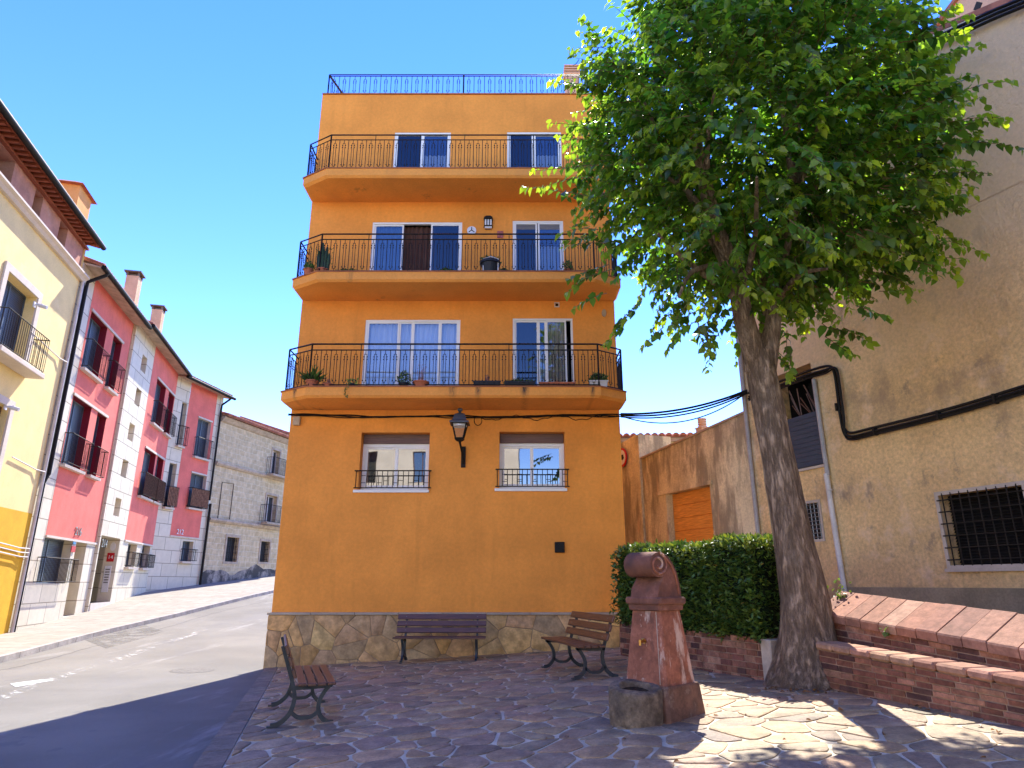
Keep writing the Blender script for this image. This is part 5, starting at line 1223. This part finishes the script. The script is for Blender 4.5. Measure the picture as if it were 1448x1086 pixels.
# ------------------------------------------------------------------ houses along the street on the left
FL = Frame(-9.44, 0, -.239, 1, .9726, .2325)
def HB(F, bl, br, t, off=0.): a, b = F.px(*bl, off), F.px(*br, off); return [min(a[0], b[0]), max(a[0], b[0]), (a[1] + b[1]) / 2, F.px(*t, off)[1]]
def bars_rail(mb, F, a0, a1, z0, h, out=.30, sp=.11, o=0., plain=True):
    pts = [F.p(a0, o, z0), F.p(a0, o + out, z0), F.p(a1, o + out, z0), F.p(a1, o, z0)]
    for p, q in zip(pts, pts[1:]):
        p, q = Vector(p), Vector(q); up = Vector((0, 0, 1)); mb.tube([p + up * h, q + up * h], .016, 4); mb.tube([p + up * .05, q + up * .05], .012, 4); n = max(1, round((q - p).length / sp))
        for k in range(n + 1): c = p.lerp(q, k / n); mb.tube([c + up * .05, c + up * h], .009, 4)
def gutter_pipe(m, F, a, o0, z0, z1, r=.05, swan=.45):
    m.tube([F.p(a + .1, o0 + .05, z0), F.p(a + .1, o0, z0 - .12), F.p(a, .12, z0 - swan), F.p(a, .10, z0 - swan - .25), F.p(a, .10, z1)], r, 8)
def roof_mesh(F, par, a0, a1, z0, z1, over, tilecol='roof_tile', eave='eave_board', depth=5.5, gut=True, rise=2.0):
    zz = lambda a: z0 + (z1 - z0) * (a - a0) / (a1 - a0)
    def ob(m, o0, o1, dz0, dz1, dz0b, dz1b): m.hexa([F.p(a0, o0, z0 + dz0), F.p(a1, o0, z1 + dz0), F.p(a1, o1, z1 + dz0b), F.p(a0, o1, z0 + dz0b), F.p(a0, o0, z0 + dz1), F.p(a1, o0, z1 + dz1), F.p(a1, o1, z1 + dz1b), F.p(a0, o1, z0 + dz1b)])
    m = MB(); ob(m, over, -.1, 0, .06, .1, .16); e = m.build('eave', eave, par)
    m = MB(); ob(m, over + .02, -depth, .065, .12, .065 + rise, .12 + rise)
    sp = .24; n = int((a1 - a0) / sp)
    for i in range(n):
        a = a0 + sp * (i + .5); k = 5; vs = []
        for o, z, q in ((over + .08, zz(a) + .12, .095), (-depth, zz(a) + .12 + rise, .08)):
            for j in range(k + 1): an = math.pi * j / k; vs.append(F.p(a + q * math.cos(an), o, z + q * math.sin(an)))
        m.add(vs, [(j, j + 1, k + 2 + j, k + 1 + j) for j in range(k)] + [tuple(range(k + 1))])
    m.build('roof', tilecol, par, smooth=40)
    if gut:
        m = MB(); P0, P1 = F.p(a0, over + .10, z0 + .03), F.p(a1, over + .10, z1 + .03); m.tube([P0, P1], .085, 8); m.build('gutter', 'black_plastic', par, smooth=50)
def chimney(F, par, a, o, z0, h, w, mat='chimney_plaster', cap='tile_grey'):
    m = MB(); m.box(F, a - w / 2, a + w / 2, o - w / 2, o + w / 2, z0 - 2.5, z0 + h); c = m.build('chimney', mat, par)
    m = MB()
    for sa in (-1, 1):
        for so_ in (-1, 1): m.box(F, a + sa * w * .45 - .04, a + sa * w * .45 + .04, o + so_ * w * .45 - .04, o + so_ * w * .45 + .04, z0 + h, z0 + h + .16)
    m.box(F, a - w * .68, a + w * .68, o - w * .68, o + w * .68, z0 + h + .16, z0 + h + .22); m.box(F, a - w * .3, a + w * .3, o - w * .3, o + w * .3, z0 + h, z0 + h + .12); m.build('chimney_cap', cap, c)
def body(m, F, a0, a1, z0, z1, dep=9.):
    for P in ([(a0, 0), (a0, -dep)], [(a1, 0), (a1, -dep)], [(a0, -dep), (a1, -dep)]):
        (p, o), (q, w_) = P; m.quad(F.p(p, o, z0), F.p(q, w_, z0), F.p(q, w_, z1), F.p(p, o, z1))
def glass_in(F, par, h, o, mat='blind_slats', fr='shutter_dark', name='window'):
    m = MB(); frame_bars(m, F, h[0], h[1], h[2], h[3], o - .02, o + .02, .05); 
    if h[1] - h[0] > .8: m.box(F, (h[0] + h[1]) / 2 - .03, (h[0] + h[1]) / 2 + .03, o - .018, o + .022, h[2] + .05, h[3] - .05)
    w_ = m.build(name, fr, par); m = MB(); m.quad(F.p(h[0] + .04, o, h[2] + .04), F.p(h[1] - .04, o, h[2] + .04), F.p(h[1] - .04, o, h[3] - .04), F.p(h[0] + .04, o, h[3] - .04)); m.build('pane', mat, w_); return w_
brickmat('blind_slats', (.05, .062, .08), (.055, .066, .085), (.022, .026, .034), 30., .055, .008, bump=.5, rough=.45, var=.1)
M('beige_render', (.84, .72, .52), var=.08, scale=1)
M('shutter_dark', (.035, .04, .05), var=.15, bump=0, rough=.5)
M('shutter_blue', (.09, .12, .16), var=.15, bump=0, rough=.5)

def bit(name, par, F, *b): m = MB(); m.box(F, *b); return m.build(name, 'slab_cream', par)
# yellow house
aY1 = FL.px(69, 610)[0]; aY0 = aY1 - 9.0
yh = root('yellow_house', FL.p(aY1 - 4, 0, -1.5), 'yellow plastered house with ochre base and dark attic openings', 'house', FL.ang())
zc = FL.px(112, 392)[1]; zo = FL.px(25, 722)[1]
def shift(h, a): return h
yw = [FL.px(0, 480)[0] - .45, FL.px(41, 470)[0], FL.px(0, 503)[1], FL.px(45, 412)[1] - .05]
yl = [FL.px(0, 600)[0] - .7, FL.px(7, 600)[0], FL.px(6, 680)[1], FL.px(8, 574)[1]]
att = [[FL.px(14, 250)[0] - 1.05 + .0, FL.px(18, 262)[0], 0, 0], [FL.px(47, 300)[0], FL.px(59, 307)[0], 0, 0], [FL.px(83, 340)[0], FL.px(95, 346)[0], 0, 0]]
ZE = FL.px(135, 345, .40)[1] + .10
za0, za1 = zc + .12, min(zc + 1.25, ZE - .15)
for h in att: h[2], h[3] = za0, za1
m = MB(); wall(m, FL, aY0, aY1, zo, zc, [(*yw, .3), (*yl, .2)]); body(m, FL, aY0, aY1, -2.5, ZE); m.build('wall', 'yellow_plaster', yh, recalc=False)
m = MB(); m.box(FL, aY0, aY1, -.05, .012, -2.6, zo); m.build('base_band', 'ochre_plaster', yh)
m = MB(); wall(m, FL, aY0, aY1, zc, ZE + .15, [(*h, .5) for h in att], o=-.06); m.build('attic_wall', 'attic_plaster', yh, recalc=False)
m = MB()
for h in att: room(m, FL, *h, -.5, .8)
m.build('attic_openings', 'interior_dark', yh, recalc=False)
m = MB(); m.side(FL, [(-.05, zc - .10), (.10, zc - .10), (.16, zc - .02), (.24, zc + .03), (.24, zc + .09), (-.05, zc + .11)], aY0, aY1 + .12); m.build('cornice', 'slab_cream', yh)
roof_mesh(FL, yh, aY0, aY1 + .15, ZE, ZE, .36, eave='eave_wood')
m = MB()
for i in range(36): a = aY0 + .25 * i; m.box(FL, a, a + .09, -.02, .33, ZE - .07, ZE - .002)
m.box(FL, aY0, aY1 + .1, -.05, .06, ZE - .14, ZE - .07); m.build('rafters', 'eave_wood', yh)
aC = FL.px(112, 290, -2)[0]; zC = FL.px(112, 281, -2)[1]
m = MB(); m.box(FL, aC - 1.15, aC, -2.6, -1.6, ZE, zC); c_ = m.build('chimney', 'chimney_orange', yh)
m = MB(); m.hexa([FL.p(aC - 1.35, -1.45, zC), FL.p(aC + .2, -1.45, zC), FL.p(aC + .2, -2.75, zC), FL.p(aC - 1.35, -2.75, zC), FL.p(aC - .9, -1.9, zC + .30), FL.p(aC - .25, -1.9, zC + .30), FL.p(aC - .25, -2.3, zC + .30), FL.p(aC - .9, -2.3, zC + .30)]); m.build('chimney_cap', 'roof_tile', c_)
m = MB(); 
for h in (yw, yl): frame_bars(m, FL, h[0] - .16, h[1] + .22, h[2] - .05, h[3] + .2, .001, .05, .20)
sf = m.build('window_surround', 'slab_cream', yh)
glass_in(FL, yh, yw, -.28, fr='shutter_blue'); glass_in(FL, yh, yl, -.18, fr='shutter_brown')
m = MB(); m.cbox(FL, yw[0] - .4, yw[1] + .35, 0, .48, yw[2] - .16, yw[2] - .01, .02); bs = m.build('balcony', 'slab_cream', yh); m = MB(); bars_rail(m, FL, yw[0] - .35, yw[1] + .30, yw[2] - .01, 1.0, .43); m.build('railing', 'iron_dark', bs)
def a_lamp(u, v): q = FL.px(u, v); return q
for i, (u, v) in enumerate([(62, 432), (22, 576)]):
    a, z = FL.px(u, v, .25); m = MB(); m.box(FL, a - .07, a + .07, 0, .03, z - .08, z + .08); m.tube([FL.p(a, 0, z), FL.p(a, .22, z + .02)], .03, 6); m.tube([FL.p(a, .12, z), FL.p(a, .34, z - .06)], .055, 8)
    simple('floodlight', m, 'sign_white', ['small white floodlight on the yellow wall right of the upper window', 'small white floodlight on the yellow wall near the lower window'][i], 'floodlight', smooth=40)
for i, z in enumerate([FL.px(42, 470)[1], FL.px(25, 650)[1], FL.px(12, 768)[1]]):
    m = MB(); 
    for k in range(1 if i < 2 else 3): m.tube([FL.p(aY1 - 3.2 + (1.2 if i else .7), .05 + .02 * k, z - .12 * k), FL.p(aY1 - .45, .05 + .02 * k, z - .10 - .12 * k), FL.p(aY1, .12, z - .1 - .12 * k)], .018, 5)
    simple('wall_wire', m, 'pipe_white', ['pale wire across the yellow wall beside the balcony', 'pale wire across the yellow wall below the lower window', 'three pale conduits across the ochre base of the yellow house'][i], 'cable')
m = MB(); m.tube([FL.p(aY1 + .05, .08, zc - .05), FL.p(aY1 + .05, .08, -1.6)], .05, 8); simple('drainpipe', m, 'pipe_white', 'pale grey drainpipe at the edge of the yellow house', 'pipe', smooth=50)
m = MB(); m.tube([FL.p(aY1 + .16, .08, zc + .2), FL.p(aY1 + .16, .08, -1.6)], .028, 6); simple('wall_cable', m, 'black_plastic', 'thin dark cable running down beside the pale drainpipe', 'cable')

# first cream and pink house
FA_ = FL
aA0, aA1 = aY1 + .002, FL.px(140, 745)[0]
ha = root('terrace_house', FL.p((aA0 + aA1) / 2, 0, -1.2), 'cream stone and pink terrace house next to the yellow house', 'house', FL.ang(), group='cream and pink terrace houses')
zpk = FL.px(100, 762)[1]; zA = FL.px(165, 408, .5)[1]
pk0 = FL.px(64, 757)[0]
oA = [HB(FL, (113.9, 519), (138, 537), (132.4, 443)), HB(FL, (147, 549), (160, 556), (165, 470)), HB(FL, (85, 655), (112.5, 667), (105.6, 560)), HB(FL, (122, 670), (134.6, 678), (140, 588))]
for i, j in ((0, 1), (2, 3)): z0 = (oA[i][2] + oA[j][2]) / 2; z1 = oA[i][3]; oA[i][2:] = [z0, z1]; oA[j][2:] = [z0, z1]
gA = HB(FL, (48, 824), (92, 826), (75, 763)); gA[3] = zpk - .05
gB = HB(FL, (89, 872), (104.6, 871), (108, 770)); gB[3] = zpk - .05
m = MB(); wall(m, FL, aA0, pk0, -2.6, zA + .1, [(*gA, .3)] if gA[1] < pk0 else []); wall(m, FL, pk0, aA1, -2.6, zpk, [(*h, .3 if h is gA else .5) for h in (gA, gB)]); body(m, FL, aA0, aA1, -2.6, zA + .1); m.build('wall', 'stone_cladding', ha, recalc=False)
m = MB(); rv = []; wall(m, FL, pk0, aA1 - .12, zpk, zA + .1, [(*h, .26) for h in oA], o=.004, rv=rv); m.build('pink_wall', 'pink_plaster', ha, recalc=False); [r_.build('window_reveal', 'reveal_red', ha, recalc=False) for r_ in rv]
m = MB(); m.box(FL, aA1 - .12, aA1, -.05, .03, zpk, zA + .1); m.build('shade_strip', 'chimney_plaster', ha)  # tan strip painting in the shaded side of the next house
bit('lintel_band', ha, FL, pk0, aA1, -.0, .05, zpk - .07, zpk); 
for i, j in ((0, 1), (2, 3)): bit('lintel', ha, FL, oA[i][0] - .05, oA[j][1] + .08, .005, .05, oA[i][3], oA[i][3] + .09)
for h in oA: bit('sill', ha, FL, h[0] - .06, h[1] + .06, .0, .17, h[2] - .09, h[2])
for h in oA + [gA]:
    w_ = glass_in(FL, ha, h, -.25 if h is not gA else -.29, fr='shutter_blue'); m = MB(); bars_rail(m, FL, h[0] - .08, h[1] + .12, h[2] + .0, min(1.0, (h[3] - h[2]) * .55), .24, .10); m.build('railing', 'iron_dark', w_)
m = MB(); m.quad(FL.p(gB[0], -.49, gB[2]), FL.p(gB[1], -.49, gB[2]), FL.p(gB[1], -.49, gB[3]), FL.p(gB[0], -.49, gB[3])); m.build('door', 'shutter_brown', ha)
roof_mesh(FL, ha, aA0 + .1, aA1 + .05, zA, zA, .5)
for u, v, vb in ((190, 393, 411), ):
    a, z = FL.px(u, v, -1.2); chimney(FL, ha, a, -1.2, z - .2, .2, .52)
m = MB(); gutter_pipe(m, FL, aA0 + .32, .58, zA, FL.px(55, 668)[1], .06); m.tube([FL.p(aA0 + .32, .1, FL.px(55, 668)[1]), FL.p(aA0 + .12, .1, FL.px(48, 680)[1]), FL.p(aA0 + .10, .1, -1.6)], .05, 8); m.build('drainpipe', 'black_plastic', ha, smooth=50)
m = MB(); add_txt(m, FL, '216', .40, FL.px(109, 755)[0], .03, FL.px(109, 752)[1]); m.build('house_number', 'steel', ha)
def plate(F, u0, v0, u1, v1, off, mat, label, cat='sign', name='wall_sign', body_=None):
    a, z1 = F.px(u0, v0, off); b, z0 = F.px(u1, v1, off); m = MB(); m.box(F, min(a, b), max(a, b), off - .012, off + .012, min(z0, z1), max(z0, z1)); o = m.build(name, mat)
    tag(o, label, cat)
    if body_:
        m = MB(); add_txt(m, F, body_[0], body_[1], (a + b) / 2, off + .014, (z0 + z1) / 2, depth=.003); m.build('lettering', body_[2], o)
    return o
plate(FL, 103.5, 765.5, 106.5, 770, .03, 'sign_blue', 'small blue plate on the narrow cream pillar of the first terrace house')
plate(FL, 101.5, 772, 105.5, 781, .03, 'sign_red', 'small red upright plate on the narrow cream pillar of the first terrace house')

# second house: cream stair bay, pink bay, narrow cream bay
OB = .10
aB0 = aA1 + .004; pB0, pB1 = FL.px(176, 763, OB)[0], FL.px(216, 769, OB)[0]; aB1 = pB1
hb = root('terrace_house', FL.p((aB0 + aB1) / 2, 0, -.8), 'cream and pink terrace house with a column of small square windows', 'house', FL.ang(), group='cream and pink terrace houses')
zpb = FL.px(196, 767, OB)[1]; zB = FL.px(240, 497, .6)[1]; 
def sq(u0, v0, u1, v1): a, z1 = FL.px(u0, v0, OB); b, z0 = FL.px(u1, v1, OB); return [a, b, z0, z1]
def sqc(u, v, w_=.70): a, z = FL.px(u, v, OB); return [a - w_ / 2, a + w_ / 2, z - w_ / 2, z + w_ / 2]
sqs = [sqc(203.5, 515), sqc(195, 562), sqc(185.5, 611), sqc(176, 662.5), sqc(166, 717)]
oB = [HB(FL, (212.5, 598), (225.7, 606), (224, 537), OB), HB(FL, (230, 613), (238, 617), (243, 556), OB), HB(FL, (194.5, 700), (210.5, 707), (205, 633), OB), HB(FL, (213, 708), (222, 712), (225, 648), OB)]
for i, j in ((0, 1), (2, 3)): z0 = (oB[i][2] + oB[j][2]) / 2; z1 = oB[i][3]; oB[i][2:] = [z0, z1]; oB[j][2:] = [z0, z1]
gw = [HB(FL, (176.5, 801), (189, 803), (182, 768), OB), HB(FL, (197, 803), (208, 804), (203, 771), OB)]
en = HB(FL, (119, 880), (155.6, 851), (150, 762), OB); en[0] = aB0 + .12; en[2] = FL.px(140, 852, OB)[1]; en[3] = FL.px(160, 758, OB)[1] - .05
m = MB()
FB_ = Frame(*FL.p(0, OB, 0)[:2], -.239, 1, .9726, .2325)
wall(m, FB_, aB0, pB0, -2.6, zB + .1, [(*h, .3) for h in sqs] + [(*en, .5)]); wall(m, FB_, pB0, aB1, -2.6, zpb, [(*h, .3) for h in gw]); body(m, FB_, aB0, aB1, -2.6, zB + .1)
m.build('wall', 'stone_cladding', hb, recalc=False)
m = MB(); rv = []; wall(m, FB_, pB0, pB1, zpb, zB + .1, [(*h, .26) for h in oB], o=.004, rv=rv); m.build('pink_wall', 'pink_plaster', hb, recalc=False); [r_.build('window_reveal', 'reveal_red', hb, recalc=False) for r_ in rv]
bit('lintel_band', hb, FB_, pB0, aB1, 0, .05, zpb - .07, zpb)
for i, j in ((0, 1), (2, 3)): bit('lintel', hb, FB_, oB[i][0] - .05, oB[j][1] + .08, .005, .05, oB[i][3], oB[i][3] + .09)
for h in oB + gw: bit('sill', hb, FB_, h[0] - .06, h[1] + .06, .0, .17, h[2] - .09, h[2])
for k, h in enumerate(oB + gw):
    w_ = glass_in(FB_, hb, h, -.25 if k < 4 else -.28, fr='shutter_blue'); m = MB(); bars_rail(m, FB_, h[0] - .08, h[1] + .12, h[2], 1.0 if k < 4 else .6, .24, .10); m.build('railing', 'iron_dark', w_)
    if k in (2, 3): m = MB(); m.box(FB_, h[0] - .07, h[1] + .11, .222, .232, h[2] + .08, h[2] + .98); m.build('reed_screen', 'reed', w_)
for h in sqs: glass_in(FB_, hb, h, -.29, mat='glass_dark', fr='slab_cream', name='square_window')
m = MB(); m.box(FB_, en[0] + .05, en[0] + .05 + (en[1] - en[0]) * .42, -.49, -.45, en[2], en[2] + 2.15); dr = m.build('door', 'shutter_dark', hb)
m = MB()
for i in range(9): m.box(FB_, en[0] + .13, en[0] + (en[1] - en[0]) * .42 - .04, -.45, -.435, en[2] + .7 + i * .14, en[2] + .78 + i * .14)
m.build('door_slats', 'steel', dr)
m = MB(); m.box(FB_, en[0], en[1] + .02, -.4, .03, -2.4, en[2]); m.build('doorstep', 'slab_cream', hb)
roof_mesh(FB_, hb, aB0, aB1, zB, zB, .5)
a, z = FL.px(224, 440, -1.3); chimney(FL, hb, a, -1.3, z - .25, .25, .5)
m = MB(); add_txt(m, FB_, '214', .42, FL.px(146.5, 768, OB)[0], .03, FL.px(147, 769, OB)[1]); m.build('house_number', 'steel', hb)
FV = Frame(*FB_.p(en[1], -.5, 0)[:2], .9726, .2325, .2325, -.9726)     # side wall of the entrance recess, facing down the street
a, z = FV.px(156.5, 788)
a = min(max(a, .2), .33)
m = MB(); m.box(FV, a - .13, a + .13, .002, .02, z - .17, z + .17); s_ = tag(m.build('wall_sign', 'sign_red'), 'square red sign with white lettering in the recessed entrance', 'sign'); m = MB(); add_txt(m, FV, '14', .2, a, .021, z, depth=.003); m.build('lettering', 'sign_white', s_)
m = MB(); m.slab(FV, [(a + .02 + .10 * math.cos(i * .4), z + .42 + .17 * math.sin(i * .4)) for i in range(16)], .002, .02); tag(m.build('wall_sign', 'sign_white'), 'oval whitish plate above the square red sign in the entrance', 'sign')
m = MB(); m.cbox(FV, a - .14, a + .10, .002, .04, z - 1.35, z - .34, .01); i_ = tag(m.build('intercom_panel', 'sign_white'), 'tall white intercom panel below the square red sign', 'intercom'); m = MB()
for k in range(6): m.box(FV, a - .10, a + .06, .041, .045, z - .50 - k * .1, z - .45 - k * .1)
m.build('buttons', 'steel', i_)

# third house, turned a little to the right: narrow cream bay, pink bay, cream end
cx, cy, _ = FB_.p(aB1, 0, 0)
FC = Frame(cx, cy, .18, 1, 1, -.18)
aC1 = FC.px(284, 815)[0]; zC = FC.px(310, 556, .35)[1]
hc = root('terrace_house', FC.p(aC1 / 2, 0, -.3), 'last cream and pink terrace house, next to the grey stone house', 'house', FC.ang(), group='cream and pink terrace houses')
pC0, pC1 = FC.px(240, 757)[0], FC.px(281, 761)[0]; zpc = FC.px(262, 759)[1]
oC = [HB(FC, (273, 645), (292, 650), (282, 591)), HB(FC, (264, 717), (286, 721), (269, 668)), ]
nC = [HB(FC, (249, 630), (256.5, 631), (255, 567)), HB(FC, (231, 716), (241.5, 719), (240, 654))]
gC = [HB(FC, (255, 793), (270, 795), (262, 765))]; dC = HB(FC, (229, 824), (236, 824), (240, 760)); dC[2] = -1.0
m = MB(); wall(m, FC, 0.003, pC0, -2.6, zC + .1, [(*h, .25) for h in nC] + [(*dC, .4)] if dC[1] < pC0 else [(*h, .25) for h in nC]); wall(m, FC, pC0, pC1, -2.6, zpc, [(*h, .28) for h in gC]); wall(m, FC, pC1, aC1, -2.6, zC + .1, []); body(m, FC, 0.003, aC1, -2.6, zC + .1); m.build('wall', 'stone_cladding', hc, recalc=False)
m = MB(); rv = []; wall(m, FC, pC0, pC1, zpc, zC + .1, [(*h, .2) for h in oC], o=.004, rv=rv); m.build('pink_wall', 'pink_plaster', hc, recalc=False); [r_.build('window_reveal', 'slab_cream', hc, recalc=False) for r_ in rv]
bit('lintel_band', hc, FC, pC0, pC1, 0, .05, zpc - .06, zpc)
for h in oC: bit('sill', hc, FC, h[0] - .05, h[1] + .05, .005, .05, h[3], h[3] + .08)
for h in oC + nC + gC: bit('sill', hc, FC, h[0] - .06, h[1] + .06, .0, .17, h[2] - .09, h[2])
for k, h in enumerate(oC + nC + gC):
    w_ = glass_in(FC, hc, h, -.19 if k < 2 else -.24, fr='shutter_blue'); m = MB(); bars_rail(m, FC, h[0] - .08, h[1] + .10, h[2], 1.0 if k < 4 else .6, .24, .10); m.build('railing', 'iron_dark', w_)
    if k in (1, 3): m = MB(); m.box(FC, h[0] - .07, h[1] + .09, .222, .232, h[2] + .08, h[2] + .98); m.build('reed_screen', 'reed', w_)
m = MB(); m.quad(FC.p(dC[0], -.39, dC[2]), FC.p(dC[1], -.39, dC[2]), FC.p(dC[1], -.39, dC[3]), FC.p(dC[0], -.39, dC[3])); m.build('door', 'shutter_brown', hc)
roof_mesh(FC, hc, 0, aC1 + .25, zC, zC - .05, .45)
m = MB(); gutter_pipe(m, FC, aC1 - .25, .5, zC - .02, FC.px(296, 708)[1], .06); m.tube([FC.p(aC1 - .12, .1, FC.px(294, 712)[1]), FC.p(aC1 - .12, .1, -.6)], .07, 8); m.build('drainpipe', 'black_plastic', hc, smooth=50)
m = MB(); add_txt(m, FC, '212', .36, FC.px(254, 753)[0], .03, FC.px(254, 752.5)[1]); m.build('house_number', 'sign_white', hc)

# grey stone house
sx_, sy_, _ = FC.p(aC1 + .01, -.02, 0)
FS = Frame(sx_, sy_, .244, 1, 1, -.244); aS1 = FS.px(398, 740)[0] + 2.5
st = root('stone_house', FS.p(3, 0, .3), 'grey beige rubble stone house with string courses and iron balconies', 'house', FS.ang())
zS = FS.px(360, 607)[1]; z1s = FS.px(350, 666)[1]; z2s = FS.px(345, 741)[1]; zb = FS.px(340, 800)[1]
gS = [HB(FS, (317, 794), (334, 795), (320, 759)), HB(FS, (366, 795), (379, 795), (368, 765))]
uS = [HB(FS, (382, 672), (392.5, 675), (384, 635)), HB(FS, (373, 739), (388, 742), (375, 699))]
m = MB(); wall(m, FS, 0, aS1, -1, zS, [(*h, .3) for h in gS + uS]); body(m, FS, 0, aS1, -1, zS); m.build('wall', 'house_masonry', st, recalc=False)
m = MB(); 
n = 24
for i in range(n):
    a, b = aS1 * i / n, aS1 * (i + 1) / n; f = lambda x: zs(sy_ + x * .97) + .55 + .18 * math.sin(x * 1.7) + .08 * math.sin(x * 4.3)
    m.hexa([FS.p(a, -.02, -1), FS.p(b, -.02, -1), FS.p(b, .02, -1), FS.p(a, .02, -1), FS.p(a, -.02, f(a)), FS.p(b, -.02, f(b)), FS.p(b, .02, f(b)), FS.p(a, .02, f(a))])
m.build('base_band', 'house_cement', st)
m = MB()
for z, o in ((z1s, .16), (z2s, .18)): m.side(FS, [(0, z - .14), (.08, z - .12), (o, z - .02), (o, z + .08), (0, z + .12)], 0, aS1)
m.side(FS, [(0, zS - .25), (.10, zS - .2), (.25, zS - .03), (.25, zS + .05), (0, zS + .05)], 0, aS1); m.build('string_courses', 'pale_stone', st)
for k, h in enumerate(gS + uS):
    m = MB(); frame_bars(m, FS, h[0] - .12, h[1] + .12, h[2] - .12, h[3] + .14, .001, .03, .13); fr = m.build('window', 'pale_stone', st)
    m = MB(); m.quad(FS.p(h[0], -.28, h[2]), FS.p(h[1], -.28, h[2]), FS.p(h[1], -.28, h[3]), FS.p(h[0], -.28, h[3])); m.build('pane', 'shutter_dark', fr)
    m = MB()
    if k < 2:
        for i in range(6): a = h[0] + (h[1] - h[0]) * (i + .5) / 6; m.tube([FS.p(a, -.08, h[2]), FS.p(a, -.08, h[3])], .014, 4)
        for i in range(4): z = h[2] + (h[3] - h[2]) * (i + .5) / 4; m.tube([FS.p(h[0], -.08, z), FS.p(h[1], -.08, z)], .014, 4)
        m.build('grille', 'iron_dark', fr)
    else:
        bars_rail(m, FS, h[0] - .5, h[1] + .5, h[2] + .02, 1.05, .5, .13, o=.02); m.build('railing', 'iron_dark', fr)
        m = MB(); m.box(FS, h[0] - .6, h[1] + .6, .19, .62, h[2] - .10, h[2] + .02); m.build('balcony_slab', 'pale_stone', fr)
        m = MB(); frame_bars(m, FS, h[0], h[1], h[2], h[3], -.27, -.23, .07); m.box(FS, (h[0] + h[1]) / 2 - .04, (h[0] + h[1]) / 2 + .04, -.26, -.22, h[2], h[3]); m.build('door_frame', 'pipe_white', fr)
m = MB(); tiles(m, FS, -.0, aS1, .42, zS + .08, -6, zS + 2.0, .26, .11); m.build('roof', 'roof_tile', st, smooth=40)
m = MB(); q = FS.px(300, 675)[0]
m.tube([FS.p(.75, .03, FS.px(303, 734)[1]), FS.p(.75, .03, FS.px(305, 680)[1]), FS.p(FS.px(330, 684)[0], .03, FS.px(330, 684)[1]), FS.p(FS.px(330, 684)[0], .03, FS.px(328, 735)[1])], .02, 4)
simple('wall_cable', m, 'black_plastic', 'dark cable looping across the grey stone house wall', 'cable')
# roof of the next house up the street
FN = Frame(*FS.p(aS1 + .1, -.8, 0)[:2], .244, 1, 1, -.244)
nh = root('red_roofed_house', FN.p(3, 0, 1), 'house with reddish tiled roof further up the street behind the stone house', 'house', FN.ang())
m = MB(); m.box(FN, 0, 7, -8, 0, -1, zS + .7); m.build('wall', 'chimney_plaster', nh); m = MB(); tiles(m, FN, -.2, 7, .4, zS + .7, -5, zS + 2.6, .26, .11); m.side(FN, [(.3, zS + .6), (-5, zS + 2.6), (-8, zS + .6)], -.15, -.05); m.build('roof', 'roof_tile', nh, smooth=40)
# unseen houses added behind the camera to bounce warm light, also mirrored in window panes
FR = Frame(0, -9.5, 1, .02, -.02, 1)
for x0, x1, hh, lab in ((-24, .4, 9.5, 'long cream house added across the square for bounce light, reflected in the orange building windows'), (7.0, 17, 8.6, 'shorter cream house added across the square for bounce light, behind the old house side')):
    oh = root('unseen_house', FR.p((x0 + x1) / 2, 0, -1.5), lab, 'house', FR.ang())
    hl = [(x, x + 1.1, z, z + 1.9) for x in [x0 + 1.5 + 3.3 * i for i in range(int((x1 - x0 - 1.8) / 3.3) + 1)] for z in (-.4, 2.7, 5.8) if x + 1.3 < x1]
    m = MB(); wall(m, FR, x0, x1, -2.5, hh, hl); body(m, FR, x0, x1, -2.5, hh, 8); m.build('wall', 'beige_render', oh, recalc=False)
    for h in hl: glass_in(FR, oh, h, -.18, mat='glass_dark', fr='shutter_brown')
    m = MB(); m.side(FR, [(.4, hh), (.4, hh + .1), (-4, hh + 1.7), (-8.4, hh + .1), (-8.4, hh)], x0 - .3, x1 + .3); m.build('roof', 'roof_tile', oh)
print('objects', len(bpy.data.objects))
